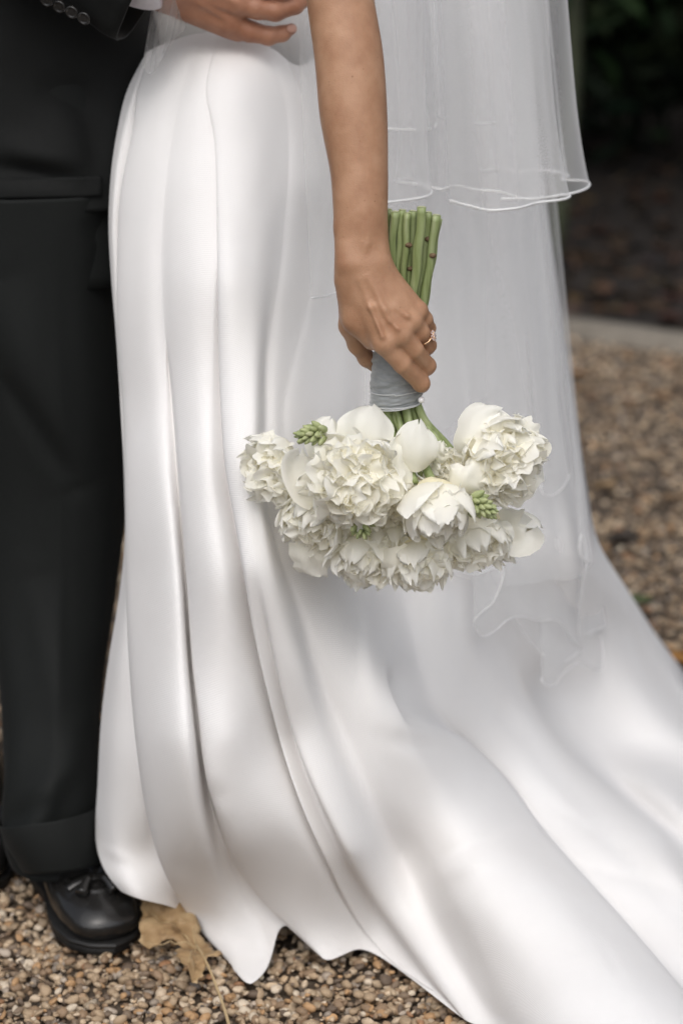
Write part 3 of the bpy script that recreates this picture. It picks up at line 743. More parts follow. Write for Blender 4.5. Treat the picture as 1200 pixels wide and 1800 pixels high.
# ---- fold lines from hip to hem: (x, y, offset in cm, negative = towards the viewer)
K = [
 [(262,84,6),(248,108,5),(225,150,4),(204,233,3),(192,333,3),(190,396,3),(194,479,4),(204,592,5),(212,700,7),(218,850,9),(217,960,9.5),(205,1060,9),(188,1160,8),(175,1260,7),(168,1380,6),(163,1470,4),(165,1505,2.5),(178,1540,1.5),(205,1566,1)],
 [(266,82,4),(246,130,1),(226,200,0),(206,300,0),(199,396,0),(202,479,1),(205,560,3),(212,700,6),(222,850,7.5),(232,960,6),(225,1060,5),(212,1160,4),(203,1260,3),(198,1380,2),(200,1470,0.5),(208,1520,0),(222,1555,-1.5),(245,1588,-2)],
 [(270,80,3),(255,130,3),(243,233,4),(226,333,4),(218,458,5),(222,600,7),(234,750,9),(247,883,10),(255,1050,9),(253,1187,7),(250,1325,5),(253,1440,3.5),(258,1520,3),(275,1560,0.5),(300,1598,-1)],
 [(275,78,3),(253,130,2.0),(238,233,2.5),(220,333,2.5),(213,458,3),(216,600,4),(226,750,6),(236,883,7),(240,1050,8),(246,1187,7.5),(258,1325,7),(275,1440,6.5),(290,1520,4.5),(310,1570,1.5),(340,1612,0)],
 [(282,74,1.5),(252,130,0.5),(233,233,0),(212,333,0),(206,458,0),(206,600,0),(215,717,0),(219,883,0),(221,1050,0),(227,1187,0),(240,1325,0),(258,1440,-1),(286,1531,-2),(322,1600,-2),(387,1682,-1),(432,1737,0)],
 [(312,62,0),(270,150,-1.6),(249,233,-1.8),(229,333,-2.0),(222,458,-2.2),(222,600,-2.5),(231,750,-2.8),(236,883,-2.8),(240,1050,-3),(248,1187,-3),(262,1325,-3.2),(284,1440,-4),(310,1531,-4.2),(358,1610,-3),(412,1690,-1.6),(446,1738,0)],
 [(330,56,-.5),(296,150,-1.3),(272,260,-1.5),(258,380,-1.8),(256,520,-2.2),(268,675,-2.6),(284,842,-2.8),(298,946,-2.8),(309,1050,-2.8),(320,1187,-2.8),(334,1325,-2.8),(352,1450,-2.4),(372,1550,-2),(415,1640,-1),(460,1705,0),(472,1718,0)],
 [(345,52,-1),(318,150,-.4),(295,260,0.3),(280,420,.9),(284,560,1.2),(297,700,1.7),(308,842,2.4),(317,946,3),(325,1050,3.4),(335,1187,3.8),(350,1325,3.8),(370,1440,3.6),(400,1540,2.4),(445,1612,1),(478,1660,0),(481,1690,0)],
 [(349,52,-1),(324,150,-.3),(302,260,0.8),(288,420,1.6),(290,560,2),(302,700,2.4),(313,842,3),(322,946,3.6),(331,1050,4.2),(341,1187,4.8),(357,1325,5),(380,1440,5),(420,1530,5),(462,1575,4.5),(492,1598,4),(503,1604,4)],
 [(360,50,-1.5),(338,150,-.7),(318,280,0),(306,420,0.2),(305,560,0.2),(311,700,0.2),(319,842,0.1),(327,946,0),(334,1050,0),(342,1187,0),(356,1290,0),(373,1407,-1.2),(400,1478,.3),(440,1560,.8),(490,1619,0.8),(540,1666,0.2),(570,1694,0)],
 [(372,50,-1.8),(350,150,-.8),(342,280,-.6),(338,420,-.5),(340,560,-.6),(348,700,-.8),(356,842,-1),(365,946,-1.2),(376,1050,-1.5),(390,1187,-1.8),(410,1325,-1.6),(436,1430,-1.0),(478,1540,-1.2),(530,1630,-.7),(582,1698,0)],
 [(380,51,-1.8),(360,150,-.4),(366,250,.6),(368,400,1),(370,560,1.2),(375,700,1.5),(384,842,1.8),(400,946,1.8),(415,1050,1.6),(438,1180,1.2),(470,1310,.8),(505,1420,.4),(545,1520,0),(590,1610,0),(622,1680,0)],
 [(385,52,-1.8),(364,152,0),(379,245,2),(385,400,3),(387,560,3.4),(393,700,3.8),(403,842,4.2),(421,946,4.6),(442,1050,4.6),(464,1150,4.2),(496,1280,3.7),(526,1380,3.1),(566,1480,2.5),(604,1570,1.5),(634,1640,.5),(650,1664,0)],
 [(395,54,-2.4),(362,155,-1.6),(376,233,-.8),(380,333,-.8),(382,450,-.8),(383,550,-.8),(387,717,-1),(396,833,-1),(412,917,-1.3),(427,1008,-1.3),(450,1142,-1),(474,1242,-.5),(506,1357,0),(542,1453,0),(579,1531,0),(616,1605,0),(660,1668,0),(720,1722,0),(773,1753,0),(807,1790,0)],
 [(408,56,-3),(385,150,-3),(392,250,-3),(396,350,-3),(399,450,-3.2),(401,550,-3.5),(406,717,-3.8),(414,833,-4),(428,917,-4),(446,1010,-3.2),(471,1120,-.8),(499,1225,.8),(532,1335,1.5),(574,1440,1.6),(616,1525,1.5),(659,1600,1.2),(700,1665,.3),(750,1725,.2),(790,1762,0),(822,1800,0)],
 [(424,58,-3.8),(420,150,-3.8),(425,250,-3.6),(430,400,-3.6),(430,550,-4.2),(432,717,-4.8),(438,833,-5),(450,917,-5),(464,1010,-4.6),(476,1110,-3.4),(499,1225,-2.6),(531,1335,-2.6),(575,1435,-2.6),(619,1520,-2.6),(664,1595,-2.3),(731,1680,-1.6),(780,1750,-1),(820,1800,-.5)],
 [(440,62,-3.8),(452,150,-2.8),(462,250,-2.6),(462,400,-3),(456,550,-4),(452,700,-4.8),(452,800,-5),(462,890,-5.2),(480,990,-5.2),(506,1090,-5),(532,1180,-4.6),(562,1290,-3.0),(600,1385,-2.6),(644,1475,-2.3),(690,1565,-2.0),(738,1650,-1.7),(795,1742,-1.3),(840,1810,-.6)],
 [(458,68,-2.5),(494,187,-.3),(501,292,.8),(493,396,.9),(487,471,.7),(477,542,0.2),(468,620,0),(466,746,-.3),(464,850,-.6),(476,925,-1),(497,1000,-.6),(526,1083,-.3),(544,1150,-.2),(604,1303,0),(658,1428,0),(713,1525,0),(767,1623,0),(810,1704,0),(853,1775,0),(880,1815,0)],
 [(468,72,-2),(503,187,.2),(509,292,1.1),(502,396,1.2),(495,471,1),(485,542,0.6),(476,620,0.2),(473,746,0),(474,850,-.4),(488,925,-1),(512,1005,-1.5),(545,1085,-2.2),(575,1160,-2.4),(630,1290,-2.4),(680,1400,-2.8),(735,1500,-3),(790,1600,-3),(840,1695,-3),(890,1785,-3),(920,1825,-2)],
 [(478,78,-1.6),(514,187,-1),(524,292,-1.4),(519,396,-1.7),(511,471,-1.7),(501,542,-1.7),(491,620,-1.7),(484,746,-1.6),(492,850,-2),(510,925,-2.8),(536,1000,-3.5),(570,1075,-4),(606,1162,-4.2),(656,1270,-4.4),(702,1370,-4.8),(755,1480,-5.4),(810,1580,-5.6),(870,1690,-5.4),(930,1790,-5.2),(960,1835,-4)],
 [(488,86,-.8),(540,215,1.0),(568,292,1.6),(560,375,1.7),(550,470,1.4),(534,550,.8),(514,633,.7),(497,729,.6),(516,850,-1),(550,950,-3),(592,1040,-4.5),(642,1162,-5.2),(692,1260,-6),(745,1360,-7),(800,1460,-7.6),(864,1570,-7.8),(935,1680,-7.5),(1010,1790,-7),(1045,1835,-6)],
 [(498,95,-.4),(556,205,1.5),(582,292,0.4),(574,375,0.2),(563,470,-.2),(549,550,-.8),(531,633,-.9),(514,729,-.9),(540,850,-1.8),(580,950,-2.6),(622,1050,-3.2),(664,1150,-4.1),(706,1255,-6),(766,1345,-6.8),(834,1425,-7.2),(905,1515,-7.2),(985,1610,-7),(1070,1710,-6.6),(1140,1790,-6.2),(1175,1830,-6)],
 [(510,105,.5),(570,190,2),(602,292,1.6),(597,375,1.6),(588,470,1.2),(577,550,.8),(563,633,.7),(552,729,.6),(578,850,-.6),(612,950,-2),(644,1054,-1.6),(684,1150,-2.2),(716,1266,-4.8),(776,1292,-5.2),(836,1350,-5.2),(922,1470,-5.0),(1012,1576,-4.8),(1104,1682,-4.4),(1186,1772,-4.2),(1240,1815,-5)],
 [(530,105,2),(590,180,3.2),(622,292,2.6),(617,375,2.4),(610,470,2),(602,550,1.6),(592,640,1.4),(585,729,1.2),(606,850,.6),(640,950,.2),(667,1050,-.2),(704,1150,-.4),(730,1262,-1.8),(786,1280,-2.4),(853,1328,-2.2),(962,1469,-1.8),(1092,1615,-1.2),(1200,1746,-1),(1260,1820,-3)],
 [(560,80,3.5),(620,180,4),(650,292,3.4),(650,470,2.8),(640,640,2.4),(632,729,2.2),(650,850,1.9),(668,950,1.0),(692,1050,0.8),(724,1150,1.0),(762,1262,2.4),(816,1306,2.8),(880,1368,2.8),(975,1484,2.6),(1105,1628,2.4),(1215,1755,1.2),(1275,1825,1)],
 [(600,0,4),(680,292,2.4),(690,640,1.6),(695,900,.6),(716,1060,.6),(748,1160,.6),(796,1262,.8),(865,1330,1),(950,1420,1),(1040,1520,1),(1150,1640,1),(1245,1745,1),(1300,1810,1)],
 [(650,-60,3),(720,292,1.2),(740,640,0.2),(736,900,-.8),(752,1060,-1.6),(797,1150,-2.2),(852,1230,-2.4),(920,1310,-2.4),(1000,1400,-2.4),(1085,1490,-2.4),(1180,1600,-2),(1290,1720,-1),(1340,1790,0)],
 [(700,-60,3),(760,292,1.2),(788,640,0),(788,900,-1),(796,1060,-2.2),(832,1125,-1.4),(886,1200,-1.2),(940,1260,-1.0),(983,1309,-1.0),(1037,1363,-1.0),(1092,1412,-1.2),(1151,1466,-1.6),(1178,1520,-2.4),(1250,1610,-1),(1340,1710,0),(1390,1780,0)],
 [(740,-60,4),(800,292,2.2),(845,640,2),(866,900,2),(890,1043,2),(918,1135,2.4),(952,1244,2.8),(1005,1310,2.8),(1062,1362,2.4),(1118,1408,1),(1178,1460,0),(1235,1530,0),(1300,1610,0),(1380,1700,0),(1440,1770,0)],
 [(790,-60,3),(850,292,1),(895,640,0.2),(925,900,0.6),(952,1043,1),(990,1150,1.4),(1050,1265,2),(1102,1325,1.8),(1160,1382,-1.5),(1230,1455,-1.5),(1320,1560,0),(1430,1690,0),(1490,1760,0)],
 [(830,-60,3),(890,292,1),(930,640,-.6),(965,900,-.6),(996,1000,-1.0),(1045,1100,-1.6),(1106,1200,-1.6),(1168,1290,-.6),(1230,1370,1),(1330,1490,0),(1460,1650,0),(1540,1750,0)],
 [(862,-60,4.5),(918,292,3),(956,640,2),(992,850,2),(1014,960,1),(1060,1060,0),(1118,1155,0),(1175,1235,0),(1255,1340,0),(1355,1450,0),(1490,1610,0),(1590,1740,0)],
 [(870,-60,8),(930,292,8),(965,500,8),(1000,750,8),(1022,900,7),(1043,1000,5),(1092,1070,4),(1146,1152,4),(1200,1222,4),(1285,1322,3),(1385,1430,2),(1510,1590,0),(1620,1735,0)],
]
sst = lambda x, a, b: (lambda u: u * u * (3 - 2 * u))(np.clip((x - a) / (b - a), 0, 1))
NR, SUBC = 300, 9
tt = np.linspace(0, 1, NR)
cols = []
for k in K:
    a = np.array(k, float)
    n = (a[:, 1] - a[0, 1]) / (a[-1, 1] - a[0, 1])
    cols.append(hermite(n, a, tt))
cols = np.array(cols)                                     # columns x rows x 3
nc = len(cols)
uu = np.linspace(0, nc - 1, (nc - 1) * SUBC + 1)
G = hermite(np.arange(nc), cols.reshape(nc, -1), uu).reshape(len(uu), NR, 3)
def blur(A, n, ax):
    for _ in range(n):
        q = np.concatenate([np.take(A, [0], ax), A, np.take(A, [-1], ax)], ax)
        m = A.shape[ax]
        A = 0.25 * np.take(q, range(0, m), ax) + 0.5 * A + 0.25 * np.take(q, range(2, m + 2), ax)
    return A
top = 0.38 + 0.62 * sst(G[..., 1], 180, 900)
top = np.where((np.arange(len(uu)) / SUBC)[:, None] < 3.5, 1.0, top)
top = np.where((np.arange(len(uu)) / SUBC)[:, None] > 16.6, 0.32 + 0.68 * sst(G[..., 1], 740, 1020), top)
G[..., 2] = np.where(G[..., 0] < 620, G[..., 2] * top, G[..., 2])
flat = 0.44 + 0.36 * sst(G[..., 1], 850, 1300)
G[..., 2] = np.where((G[..., 2] > 0.8) & (G[..., 0] < 620), 0.8 + (G[..., 2] - 0.8) * (0.35 + 0.65 * sst(G[..., 1], 500, 1000)), G[..., 2])
ci = (np.arange(len(uu)) / SUBC)[:, None]
G[..., 2] = np.where((ci > 17.5) & (ci < 23.5) & (G[..., 2] < 0), G[..., 2] * 0.72, G[..., 2])
bmid = np.exp(-((ci - 10.0) / 0.8) ** 2) * sst(G[..., 1], 900, 1250) * (1 - sst(G[..., 1], 1500, 1650))
G[..., 2] = G[..., 2] + 1.6 * bmid
tuck = G[..., 2] > 1.2                                      # keep the cloth that turns in behind a fold
G[..., 2] = np.where((G[..., 0] < 640) & ~tuck & ((np.arange(len(uu)) / SUBC)[:, None] > 3.5), G[..., 2] * flat, G[..., 2])
G = blur(blur(G, 10, 1), 8, 0)
Gh = blur(G, 60, 0)
hw_ = (0.75 * sst(tt, 0.93, 1.0))[None, :, None]
G = G * (1 - hw_) + Gh * hw_
mul = 1 + 0.25 * sst(G[..., 1], 1050, 1500) * sst(G[..., 0], 560, 850) + 2.4 * sst(G[..., 1], 1000, 1250) * sst(G[..., 0] - 0.85 * (G[..., 1] - 1100), 740, 860)
Yf = base_Y(G[..., 0], G[..., 1])
# soft broken wrinkles
def dent(x0, y0, sx, sy, ang, amp):
    c, s = math.cos(R_(ang)), math.sin(R_(ang))
    dx, dy = G[..., 0] - x0, G[..., 1] - y0
    u = (dx * c + dy * s) / sx; v = (-dx * s + dy * c) / sy
    return amp * np.exp(-u * u - v * v)
W = dent(378, 1400, 22, 20, 30, 0.8) + dent(310, 1520, 26, 18, 40, 0.6) + dent(352, 1570, 60, 18, 40, -.5)
W += dent(200, 1500, 30, 10, 25, -0.6) + dent(845, 1475, 60, 12, -25, 1.2) + dent(835, 1520, 60, 16, -20, -1.0) + dent(740, 1310, 60, 18, 10, 1.2)
W += dent(1075, 1690, 40, 8, 60, .5) + dent(1020, 1450, 80, 14, 35, 0.9) + dent(1090, 1540, 90, 14, 15, 0.8) + dent(1180, 1440, 30, 30, 0, -1.2) + dent(660, 1130, 50, 14, 50, .4)
W += dent(440, 440, 26, 60, -15, .6) + dent(470, 330, 22, 70, 15, .5) + dent(330, 130, 12, 50, 14, .5) + dent(300, 195, 14, 60, 10, .4)
Yf = Yf + (G[..., 2] * mul + 0.42 * W) / 100.0
front_sk = PA(np.stack([G[..., 0], G[..., 1], Yf], -1))     # cols x rows x 3
# the hidden back of the skirt closes the body
def behind(c, dx, dy, dz=0.0):
    b = c.copy(); b[:, 0] += dx; b[:, 1] += dy
    return b
backs = [behind(front_sk[-1], 0.02, 0.10), behind(front_sk[-1], -0.16, 0.26), 0.5 * (front_sk[-1] + front_sk[0]) + np.array([0, 0.36, 0]), behind(front_sk[0], 0.09, 0.20), behind(front_sk[0], 0.03, 0.07)]
full = np.concatenate([front_sk, np.array(backs)], 0)
full[..., 2] = np.maximum(full[..., 2], 0.006)
full = full.transpose(1, 0, 2)                              # rows x cols
dv = np.concatenate([np.zeros((1, full.shape[1])), np.cumsum(np.linalg.norm(np.diff(full, axis=0), axis=-1), 0)], 0)
du = np.concatenate([np.zeros((full.shape[0], 1)), np.cumsum(np.linalg.norm(np.diff(full, axis=1), axis=-1), 1)], 1)
UV = np.stack([du, dv], -1).reshape(-1, 2)
gown = add('gown', full.reshape(-1, 3), grid_faces(full.shape[0], full.shape[1], True), M['dress'], bride, uv=UV)
sol = gown.modifiers.new('thickness', 'SOLIDIFY'); sol.thickness = 0.0012; sol.offset = 1
# bodice: the gown's upper half, from waist to bust
rows = []
for z, cx, cy, a, b in [(0.90, -0.10, 3.1, .15, .13), (1.00, -0.10, 3.05, .15, .13), (1.06, -0.10, 3.03, .142, .125), (1.12, -0.095, 3.02, .135, .115), (1.2, -.09, 3.02, .14, .115), (1.3, -.085, 3.02, .155, .125), (1.38, -.08, 3.02, .16, .12)]:
    th = np.linspace(0, 2 * np.pi, 60, endpoint=False)
    w = 1 + 0.012 * np.sin(th * 9)
    rows.append(np.stack([cx + a * w * np.cos(th), cy + b * w * np.sin(th), np.full(60, z)], -1))
rows = np.array(rows); rr = hermite(np.arange(7), rows.reshape(7, -1), np.linspace(0, 6, 40)).reshape(40, 60, 3)
add('bodice', rr.reshape(-1, 3), grid_faces(40, 60, True), M['dress'], bride, uv=rr.reshape(-1, 3)[:, [0, 2]])

# ---- arm and hand
s_ = 0.000578
sc = Sculpt(P(525, -110, 2.45) - [0.01, 0.09, 0.0] - [0, 0, 0.48], P(800, -110, 2.45) + [0.0, 0.09, 0.03], 0.00125)
sc.lo[0] = P(525, 300, 2.45)[0]
W_ = lambda x, y, Y: P(x, y, Y)
ar = hermite(np.array([-140, 0, 100, 200, 300, 400, 455.]), np.array([(586, 2.505, 58), (598, 2.49, 57), (613, 2.475, 58.5), (621, 2.463, 57.5), (631, 2.449, 49), (635, 2.436, 42), (638, 2.431, 34)]), np.linspace(-140, 455, 40))
sc.chain([(W_(a, y, b), r * s_) for (a, b, r), y in zip(ar, np.linspace(-140, 455, 40))], 0.003)
sc.chain([(W_(622, 310, 2.446), 36 * s_), (W_(619, 400, 2.434), 32 * s_), (W_(620, 462, 2.424), 32 * s_)], 0.004)
sc.chain([(W_(644, 310, 2.448), 34 * s_), (W_(648, 400, 2.437), 31 * s_), (W_(656, 462, 2.428), 32 * s_)], 0.004)
# metacarpals
for a, b, ra, rb in [((626, 468, 2.428), (674, 602, 2.408), 30, 21), ((638, 466, 2.427), (702, 587, 2.410), 29, 20.5), ((650, 468, 2.429), (723, 564, 2.419), 29, 19), ((660, 472, 2.432), (734, 546, 2.430), 27, 17)]:
    sc.cone(W_(*a), W_(*b), ra * s_, rb * s_, 0.009)
sc.chain([(W_(616, 495, 2.428), 29 * s_), (W_(628, 560, 2.428), 25 * s_), (W_(655, 595, 2.424), 21 * s_)], 0.010)
# fingers, wrapping behind the handle
F_ = {'index': [(674, 602, 2.408, 20), (707, 641, 2.413, 16), (740, 674, 2.432, 15.3), (740, 676, 2.470, 15), (716, 668, 2.496, 14), (692, 658, 2.500, 10.5)],
      'middle': [(702, 587, 2.410, 19.5), (729, 615, 2.415, 15.5), (751, 643, 2.436, 15), (750, 646, 2.476, 14.5), (724, 641, 2.503, 14), (698, 633, 2.504, 10.5)],
      'ring': [(723, 564, 2.419, 18), (741, 584, 2.424, 14.3), (752, 607, 2.443, 14.5), (750, 611, 2.482, 14), (724, 606, 2.508, 13), (700, 599, 2.508, 10)],
      'small': [(735, 546, 2.430, 15.5), (747, 561, 2.436, 13.5), (753, 577, 2.452, 12.5), (749, 580, 2.486, 12), (726, 575, 2.509, 11), (706, 568, 2.508, 9)]}
for nm, ch in F_.items():
    g = Sculpt(sc.lo, sc.lo, sc.vox); g.n = sc.n; g.f = np.full(tuple(sc.n), 0.05, np.float32)
    g.chain([(W_(a, b, c), r * s_) for a, b, c, r in ch], 0.0025)
    a, b, c, r = ch[2]
    g.ell(W_(a, b, c - 0.0015), np.array([r, r, r]) * s_ * 0.95, k=0.003)     # knuckle of the bend
    f0 = sc.f; k = 0.0018
    h = np.clip(0.5 + 0.5 * (f0 - g.f) / k, 0, 1)
    sc.f = f0 * (1 - h) + g.f * h - k * h * (1 - h)
    del g
# thumb
sc.chain([(W_(620, 520, 2.434), 27 * s_), (W_(617, 572, 2.446), 21.5 * s_), (W_(628, 605, 2.458), 17 * s_), (W_(644, 630, 2.470), 14.5 * s_), (W_(664, 648, 2.482), 11.5 * s_)], 0.005)
# knuckles, tendons, veins
for x, y, Y, r in [(677, 603, 2.4045, 17), (704, 588, 2.4065, 17), (724, 565, 2.415, 15), (737, 545, 2.4265, 12.5)]:
    sc.ell(W_(x, y, Y), np.array([r, r * 0.9, r]) * s_, k=0.006)
sc.ell(W_(634, 486, 2.4125), np.array([9, 8, 10]) * s_, k=0.006)
for ch, r in [([(634, 492, 2.4085), (652, 540, 2.4005), (672, 592, 2.3945)], 2.7), ([(646, 488, 2.4085), (676, 545, 2.4005), (699, 578, 2.3965)], 2.6), ([(660, 492, 2.4125), (694, 540, 2.408), (717, 556, 2.4055)], 2.3)]:
    sc.chain([(W_(*p), r * s_) for p in ch], 0.006)
for ch, r in [([(648, 500, 2.4105), (668, 535, 2.4035), (684, 566, 2.3985)], 1.3), ([(622, 330, 2.4225), (626, 400, 2.4165), (640, 440, 2.412)], 2.2), ([(650, 380, 2.4195), (645, 430, 2.4125), (636, 470, 2.4125)], 2.4)]:
    sc.chain([(W_(*p), r * s_) for p in ch], 0.004)
# hollows between the tendons
for x, y, Y in [(664, 548, 2.3925), (694, 552, 2.3945), (648, 515, 2.3985)]:
    sc.ell(W_(x, y, Y), (0.004, 0.006, 0.011), rot_to(W_(690, 600, 2.4) - W_(640, 480, 2.4)), k=0.006, cut=True)
sc.smooth(2)
V, F = sc.mesh()
# upper arm, shoulders, trunk and head, coarse, meeting the forearm inside the elbow
cb = Sculpt((-0.55, 2.25, 0.55), (0.45, 3.2, 1.80), 0.012)
el, shd = P(587, -95, 2.505), np.array([0.08, 2.80, 1.42])
cb.cone(P(600, -10, 2.49), el, 0.026, 0.030, 0.004); cb.cone(el, shd, 0.032, 0.046, 0.01)
cb.ell((-0.10, 3.02, 1.24), (0.10, 0.085, 0.20), k=0.04); cb.ell((-0.11, 3.07, 0.98), (0.10, 0.08, 0.12), k=0.04)
cb.cone(shd, (-0.26, 3.02, 1.42), 0.05, 0.05, 0.05); cb.cone((-0.08, 2.90, 1.38), (-0.09, 2.88, 1.55), 0.055, 0.05, 0.04)
cb.cone((-0.26, 3.02, 1.41), (-0.34, 2.98, 1.15), 0.045, 0.036, 0.02); cb.cone((-0.34, 2.98, 1.15), (-0.40, 2.86, 1.30), 0.036, 0.026, 0.015)
cb.ell((-0.11, 2.86, 1.65), (0.088, 0.075, 0.115), k=0.02); cb.ell((-0.195, 2.845, 1.635), (0.018, 0.012, 0.02), k=0.015)
Vc, Fc = cb.mesh()
V, F = join([(V, F), (Vc, Fc)])
add('body', V, F, M['skin'], bride)

# ---- veil
veil_mats = M['tulle']
def hem_Y(py, z):
    return Yz(py, z)
def veil_sheet(hem, tops, nrow=50, sub=7, wav=0.0, bulge=0.0, name='veil_layer', ribbon=True, parent=None, pw=1.0, rw=0.0030, dy_top=None):
    """hem: photo positions with distance; tops: the same for the upper edge"""
    n = max(len(hem) * sub, 110)
    H = resample(PA(np.array(hem, float)), n); T = resample(PA(np.array(tops, float)), n)
    t = np.linspace(0, 1, nrow)[:, None, None]
    Hs = H.copy()
    for _ in range(160):
        Hs[1:-1] = 0.25 * Hs[:-2] + 0.5 * Hs[1:-1] + 0.25 * Hs[2:]
    S = T[None] * (1 - t) + Hs[None] * t + (H - Hs)[None] * (0.30 * t + 0.70 * t ** 5)
    ph = np.linspace(0, 1, n)
    q0 = float(H[0, 0] * 37 + H[-1, 2] * 91)
    fold = (np.sin(ph * 16 + q0) + 0.5 * np.sin(ph * 29 + 2 * q0) + .9 * np.sin(ph * 8 + 3 * q0))[None, :] * wav * 1.5 * (1 - 0.7 * t[..., 0])
    S[..., 1] += fold
    S[..., 0] += 0.4 * fold * np.cos(ph * 11)[None]
    if bulge:
        S[..., 0] += bulge * np.sin(np.pi * t[..., 0])
    return S

tulle_me = []
veil = None
def add_veil(S, ribbons=True, rw=0.0028, name='veil_layer', span=(0, 1)):
    o = add(name, S.reshape(-1, 3), grid_faces(S.shape[0], S.shape[1]), M['tulle'], bride)
    if ribbons:
        n = S.shape[1]; e = S[-1][int(span[0] * (n - 1)):int(span[1] * (n - 1)) + 1]
        V, F = tube(e, rw * 0.55, 6)
        r = link('satin_edging', mesh_from('satin_edging', V - base_of(o), F), M['ribbon_edge'], o)
    return o
ZH = 0.858
hf = [(606,356),(640,357),(675,356),(712,352),(748,345),(757,337),(735,324),(694,318),(716,314),(752,327),(775,332),(803,326),(840,334),(873,336),(905,345),(929,351),(967,347),(997,343),(1003,346),(998,350),(943,357),(901,366),(862,369),(822,361),(790,352)]
hb = [(640,300),(700,308),(760,300),(830,304),(880,298),(920,303),(948,299),(985,303),(999,308),(987,316),(1030,319),(1035,323),(1010,336),(985,342),(940,348),(880,350)]
def topmap(h, y=-90):
    out = []
    for x, yy, Y in h:
        xt = x - 46 * np.clip((x - 600) / 430, -0.3, 1.05)
        out.append((xt, y, 2.85 + (Y - 2.83) * 0.75))
    return out
h1 = [(x, y, Yz(y, ZH)) for x, y in hf]; h2 = [(x, y, Yz(y, ZH)) for x, y in hb]
add_veil(veil_sheet(h1, topmap(h1), wav=0.007))
add_veil(veil_sheet(h2, topmap(h2), wav=0.007))
# shorter inner tier glimpsed through the tulle
h3 = [(x, y, Yz(y, 0.925)) for x, y in [(640,222),(690,226),(740,228),(770,205),(800,212),(850,216),(880,212)]]
add_veil(veil_sheet(h3, topmap(h3), wav=0.004), rw=0.0016)
# long tier: falls over the back of the gown and on to the train
def over(lst, off):
    return [(x, y, float(base_Y(x, y)) - off) for x, y in lst]
l1 = over([(548,524),(580,519),(612,508),(660,512),(700,520),(740,505),(768,490),(788,470),(812,464),(822,456),(814,446),(790,434)], 0.075)
add_veil(veil_sheet(l1, [(520,-90,2.93),(600,-90,2.95),(680,-90,2.97),(740,-90,2.98),(790,-90,2.98)], wav=0.004, nrow=60), rw=0.0018)
l2 = over([(660,720),(720,745),(765,760),(800,742),(850,700),(880,672),(897,655),(905,690),(940,780),(955,868),(995,846),(999,836),(970,830)], 0.085)
add_veil(veil_sheet(l2, [(640,-90,2.96),(700,-90,2.97),(760,-90,2.98),(820,-90,3.00),(880,-90,3.02),(930,-90,3.05)], wav=0.005, nrow=70), rw=0.0012, span=(0.62, 1))
l3 = over([(760,980),(830,1010),(884,1000),(868,1052),(832,1096),(842,1116),(868,1110),(890,1092),(915,1086),(940,1090),(978,1090),(1000,1120),(1020,1140)], 0.06)
add_veil(veil_sheet(l3, [(660,-90,3.00),(740,-90,3.01),(820,-90,3.03),(900,-90,3.05)], wav=0.005, nrow=80), rw=0.0014)
l4 = over([(900,1085),(940,1140),(968,1160),(985,1163),(1020,1140),(1000,1160),(962,1184),(951,1196),(958,1204),(972,1204),(985,1186),(1012,1166),(1060,1160),(1058,1130),(1030,1118),(1066,1102),(1020,1125),(1024,1020),(1030,975),(1021,938),(1017,965),(1026,985),(1040,985)], 0.05)
add_veil(veil_sheet(l4, [(780,-90,3.03),(830,-90,3.04),(870,-90,3.06),(910,-90,3.08),(935,-90,3.10)], wav=0.004, nrow=90), rw=0.0015)
l5 = over([(640,900),(760,1000),(880,1030),(960,1020),(1010,1015),(1030,1000),(1041,988)], 0.035)
add_veil(veil_sheet(l5, [(640,-90,3.02),(740,-90,3.03),(840,-90,3.05),(900,-90,3.08),(915,0,3.12)], wav=0.006, nrow=80), ribbons=False)
l7 = [(500,170,2.84),(545,230,2.83),(590,300,2.81),(640,350,2.80),(680,340,2.82)]
for k in (0.0, 0.03):
    add_veil(veil_sheet([(x, y, Y + k) for x, y, Y in l7], [(440,-90,2.84 + k),(500,-90,2.84 + k),(560,-90,2.84 + k),(640,-90,2.84 + k)], wav=0.005, nrow=50), ribbons=False)
# strip of tulle between the groom's jacket and her hip
l6 = [(250,118,2.76),(264,130,2.75),(280,112,2.745),(300,75,2.76),(325,52,2.78)]
add_veil(veil_sheet(l6, [(285,-90,2.76),(300,-90,2.75),(318,-90,2.75),(335,-90,2.76),(350,-90,2.78)], wav=0.002, nrow=40), ribbons=False)

# ================================================================ THE GROOM
groom = thing('person', 'groom in a black suit standing beside the bride with a hand on her hip', 'person', (-0.36, 2.85, 0))
def loft(rowlist, nr, seg, wr=None, close=True):
    """rows: (z, cx, cy, a, b[, power])"""
    rl = np.array(rowlist, float)
    o = np.argsort(rl[:, 0]); rl = rl[o]
    z = np.linspace(rl[0, 0], rl[-1, 0], nr)
    q = hermite(rl[:, 0], rl[:, 1:], z)
    th = np.linspace(0, 2 * np.pi, seg, endpoint=False)
    ct, st = np.cos(th), np.sin(th)
    e = 0.86
    X = q[:, 0:1] + q[:, 2:3] * np.sign(ct) * np.abs(ct) ** e; Y = q[:, 1:2] + q[:, 3:4] * np.sign(st) * np.abs(st) ** e
    S = np.stack([X, Y, np.repeat(z[:, None], seg, 1)], -1)
    if wr is not None:
        nrm = np.stack([ct[None] + 0 * X, st[None] + 0 * X, 0 * X], -1)
        S = S + nrm * wr(S)[..., None]
    return S
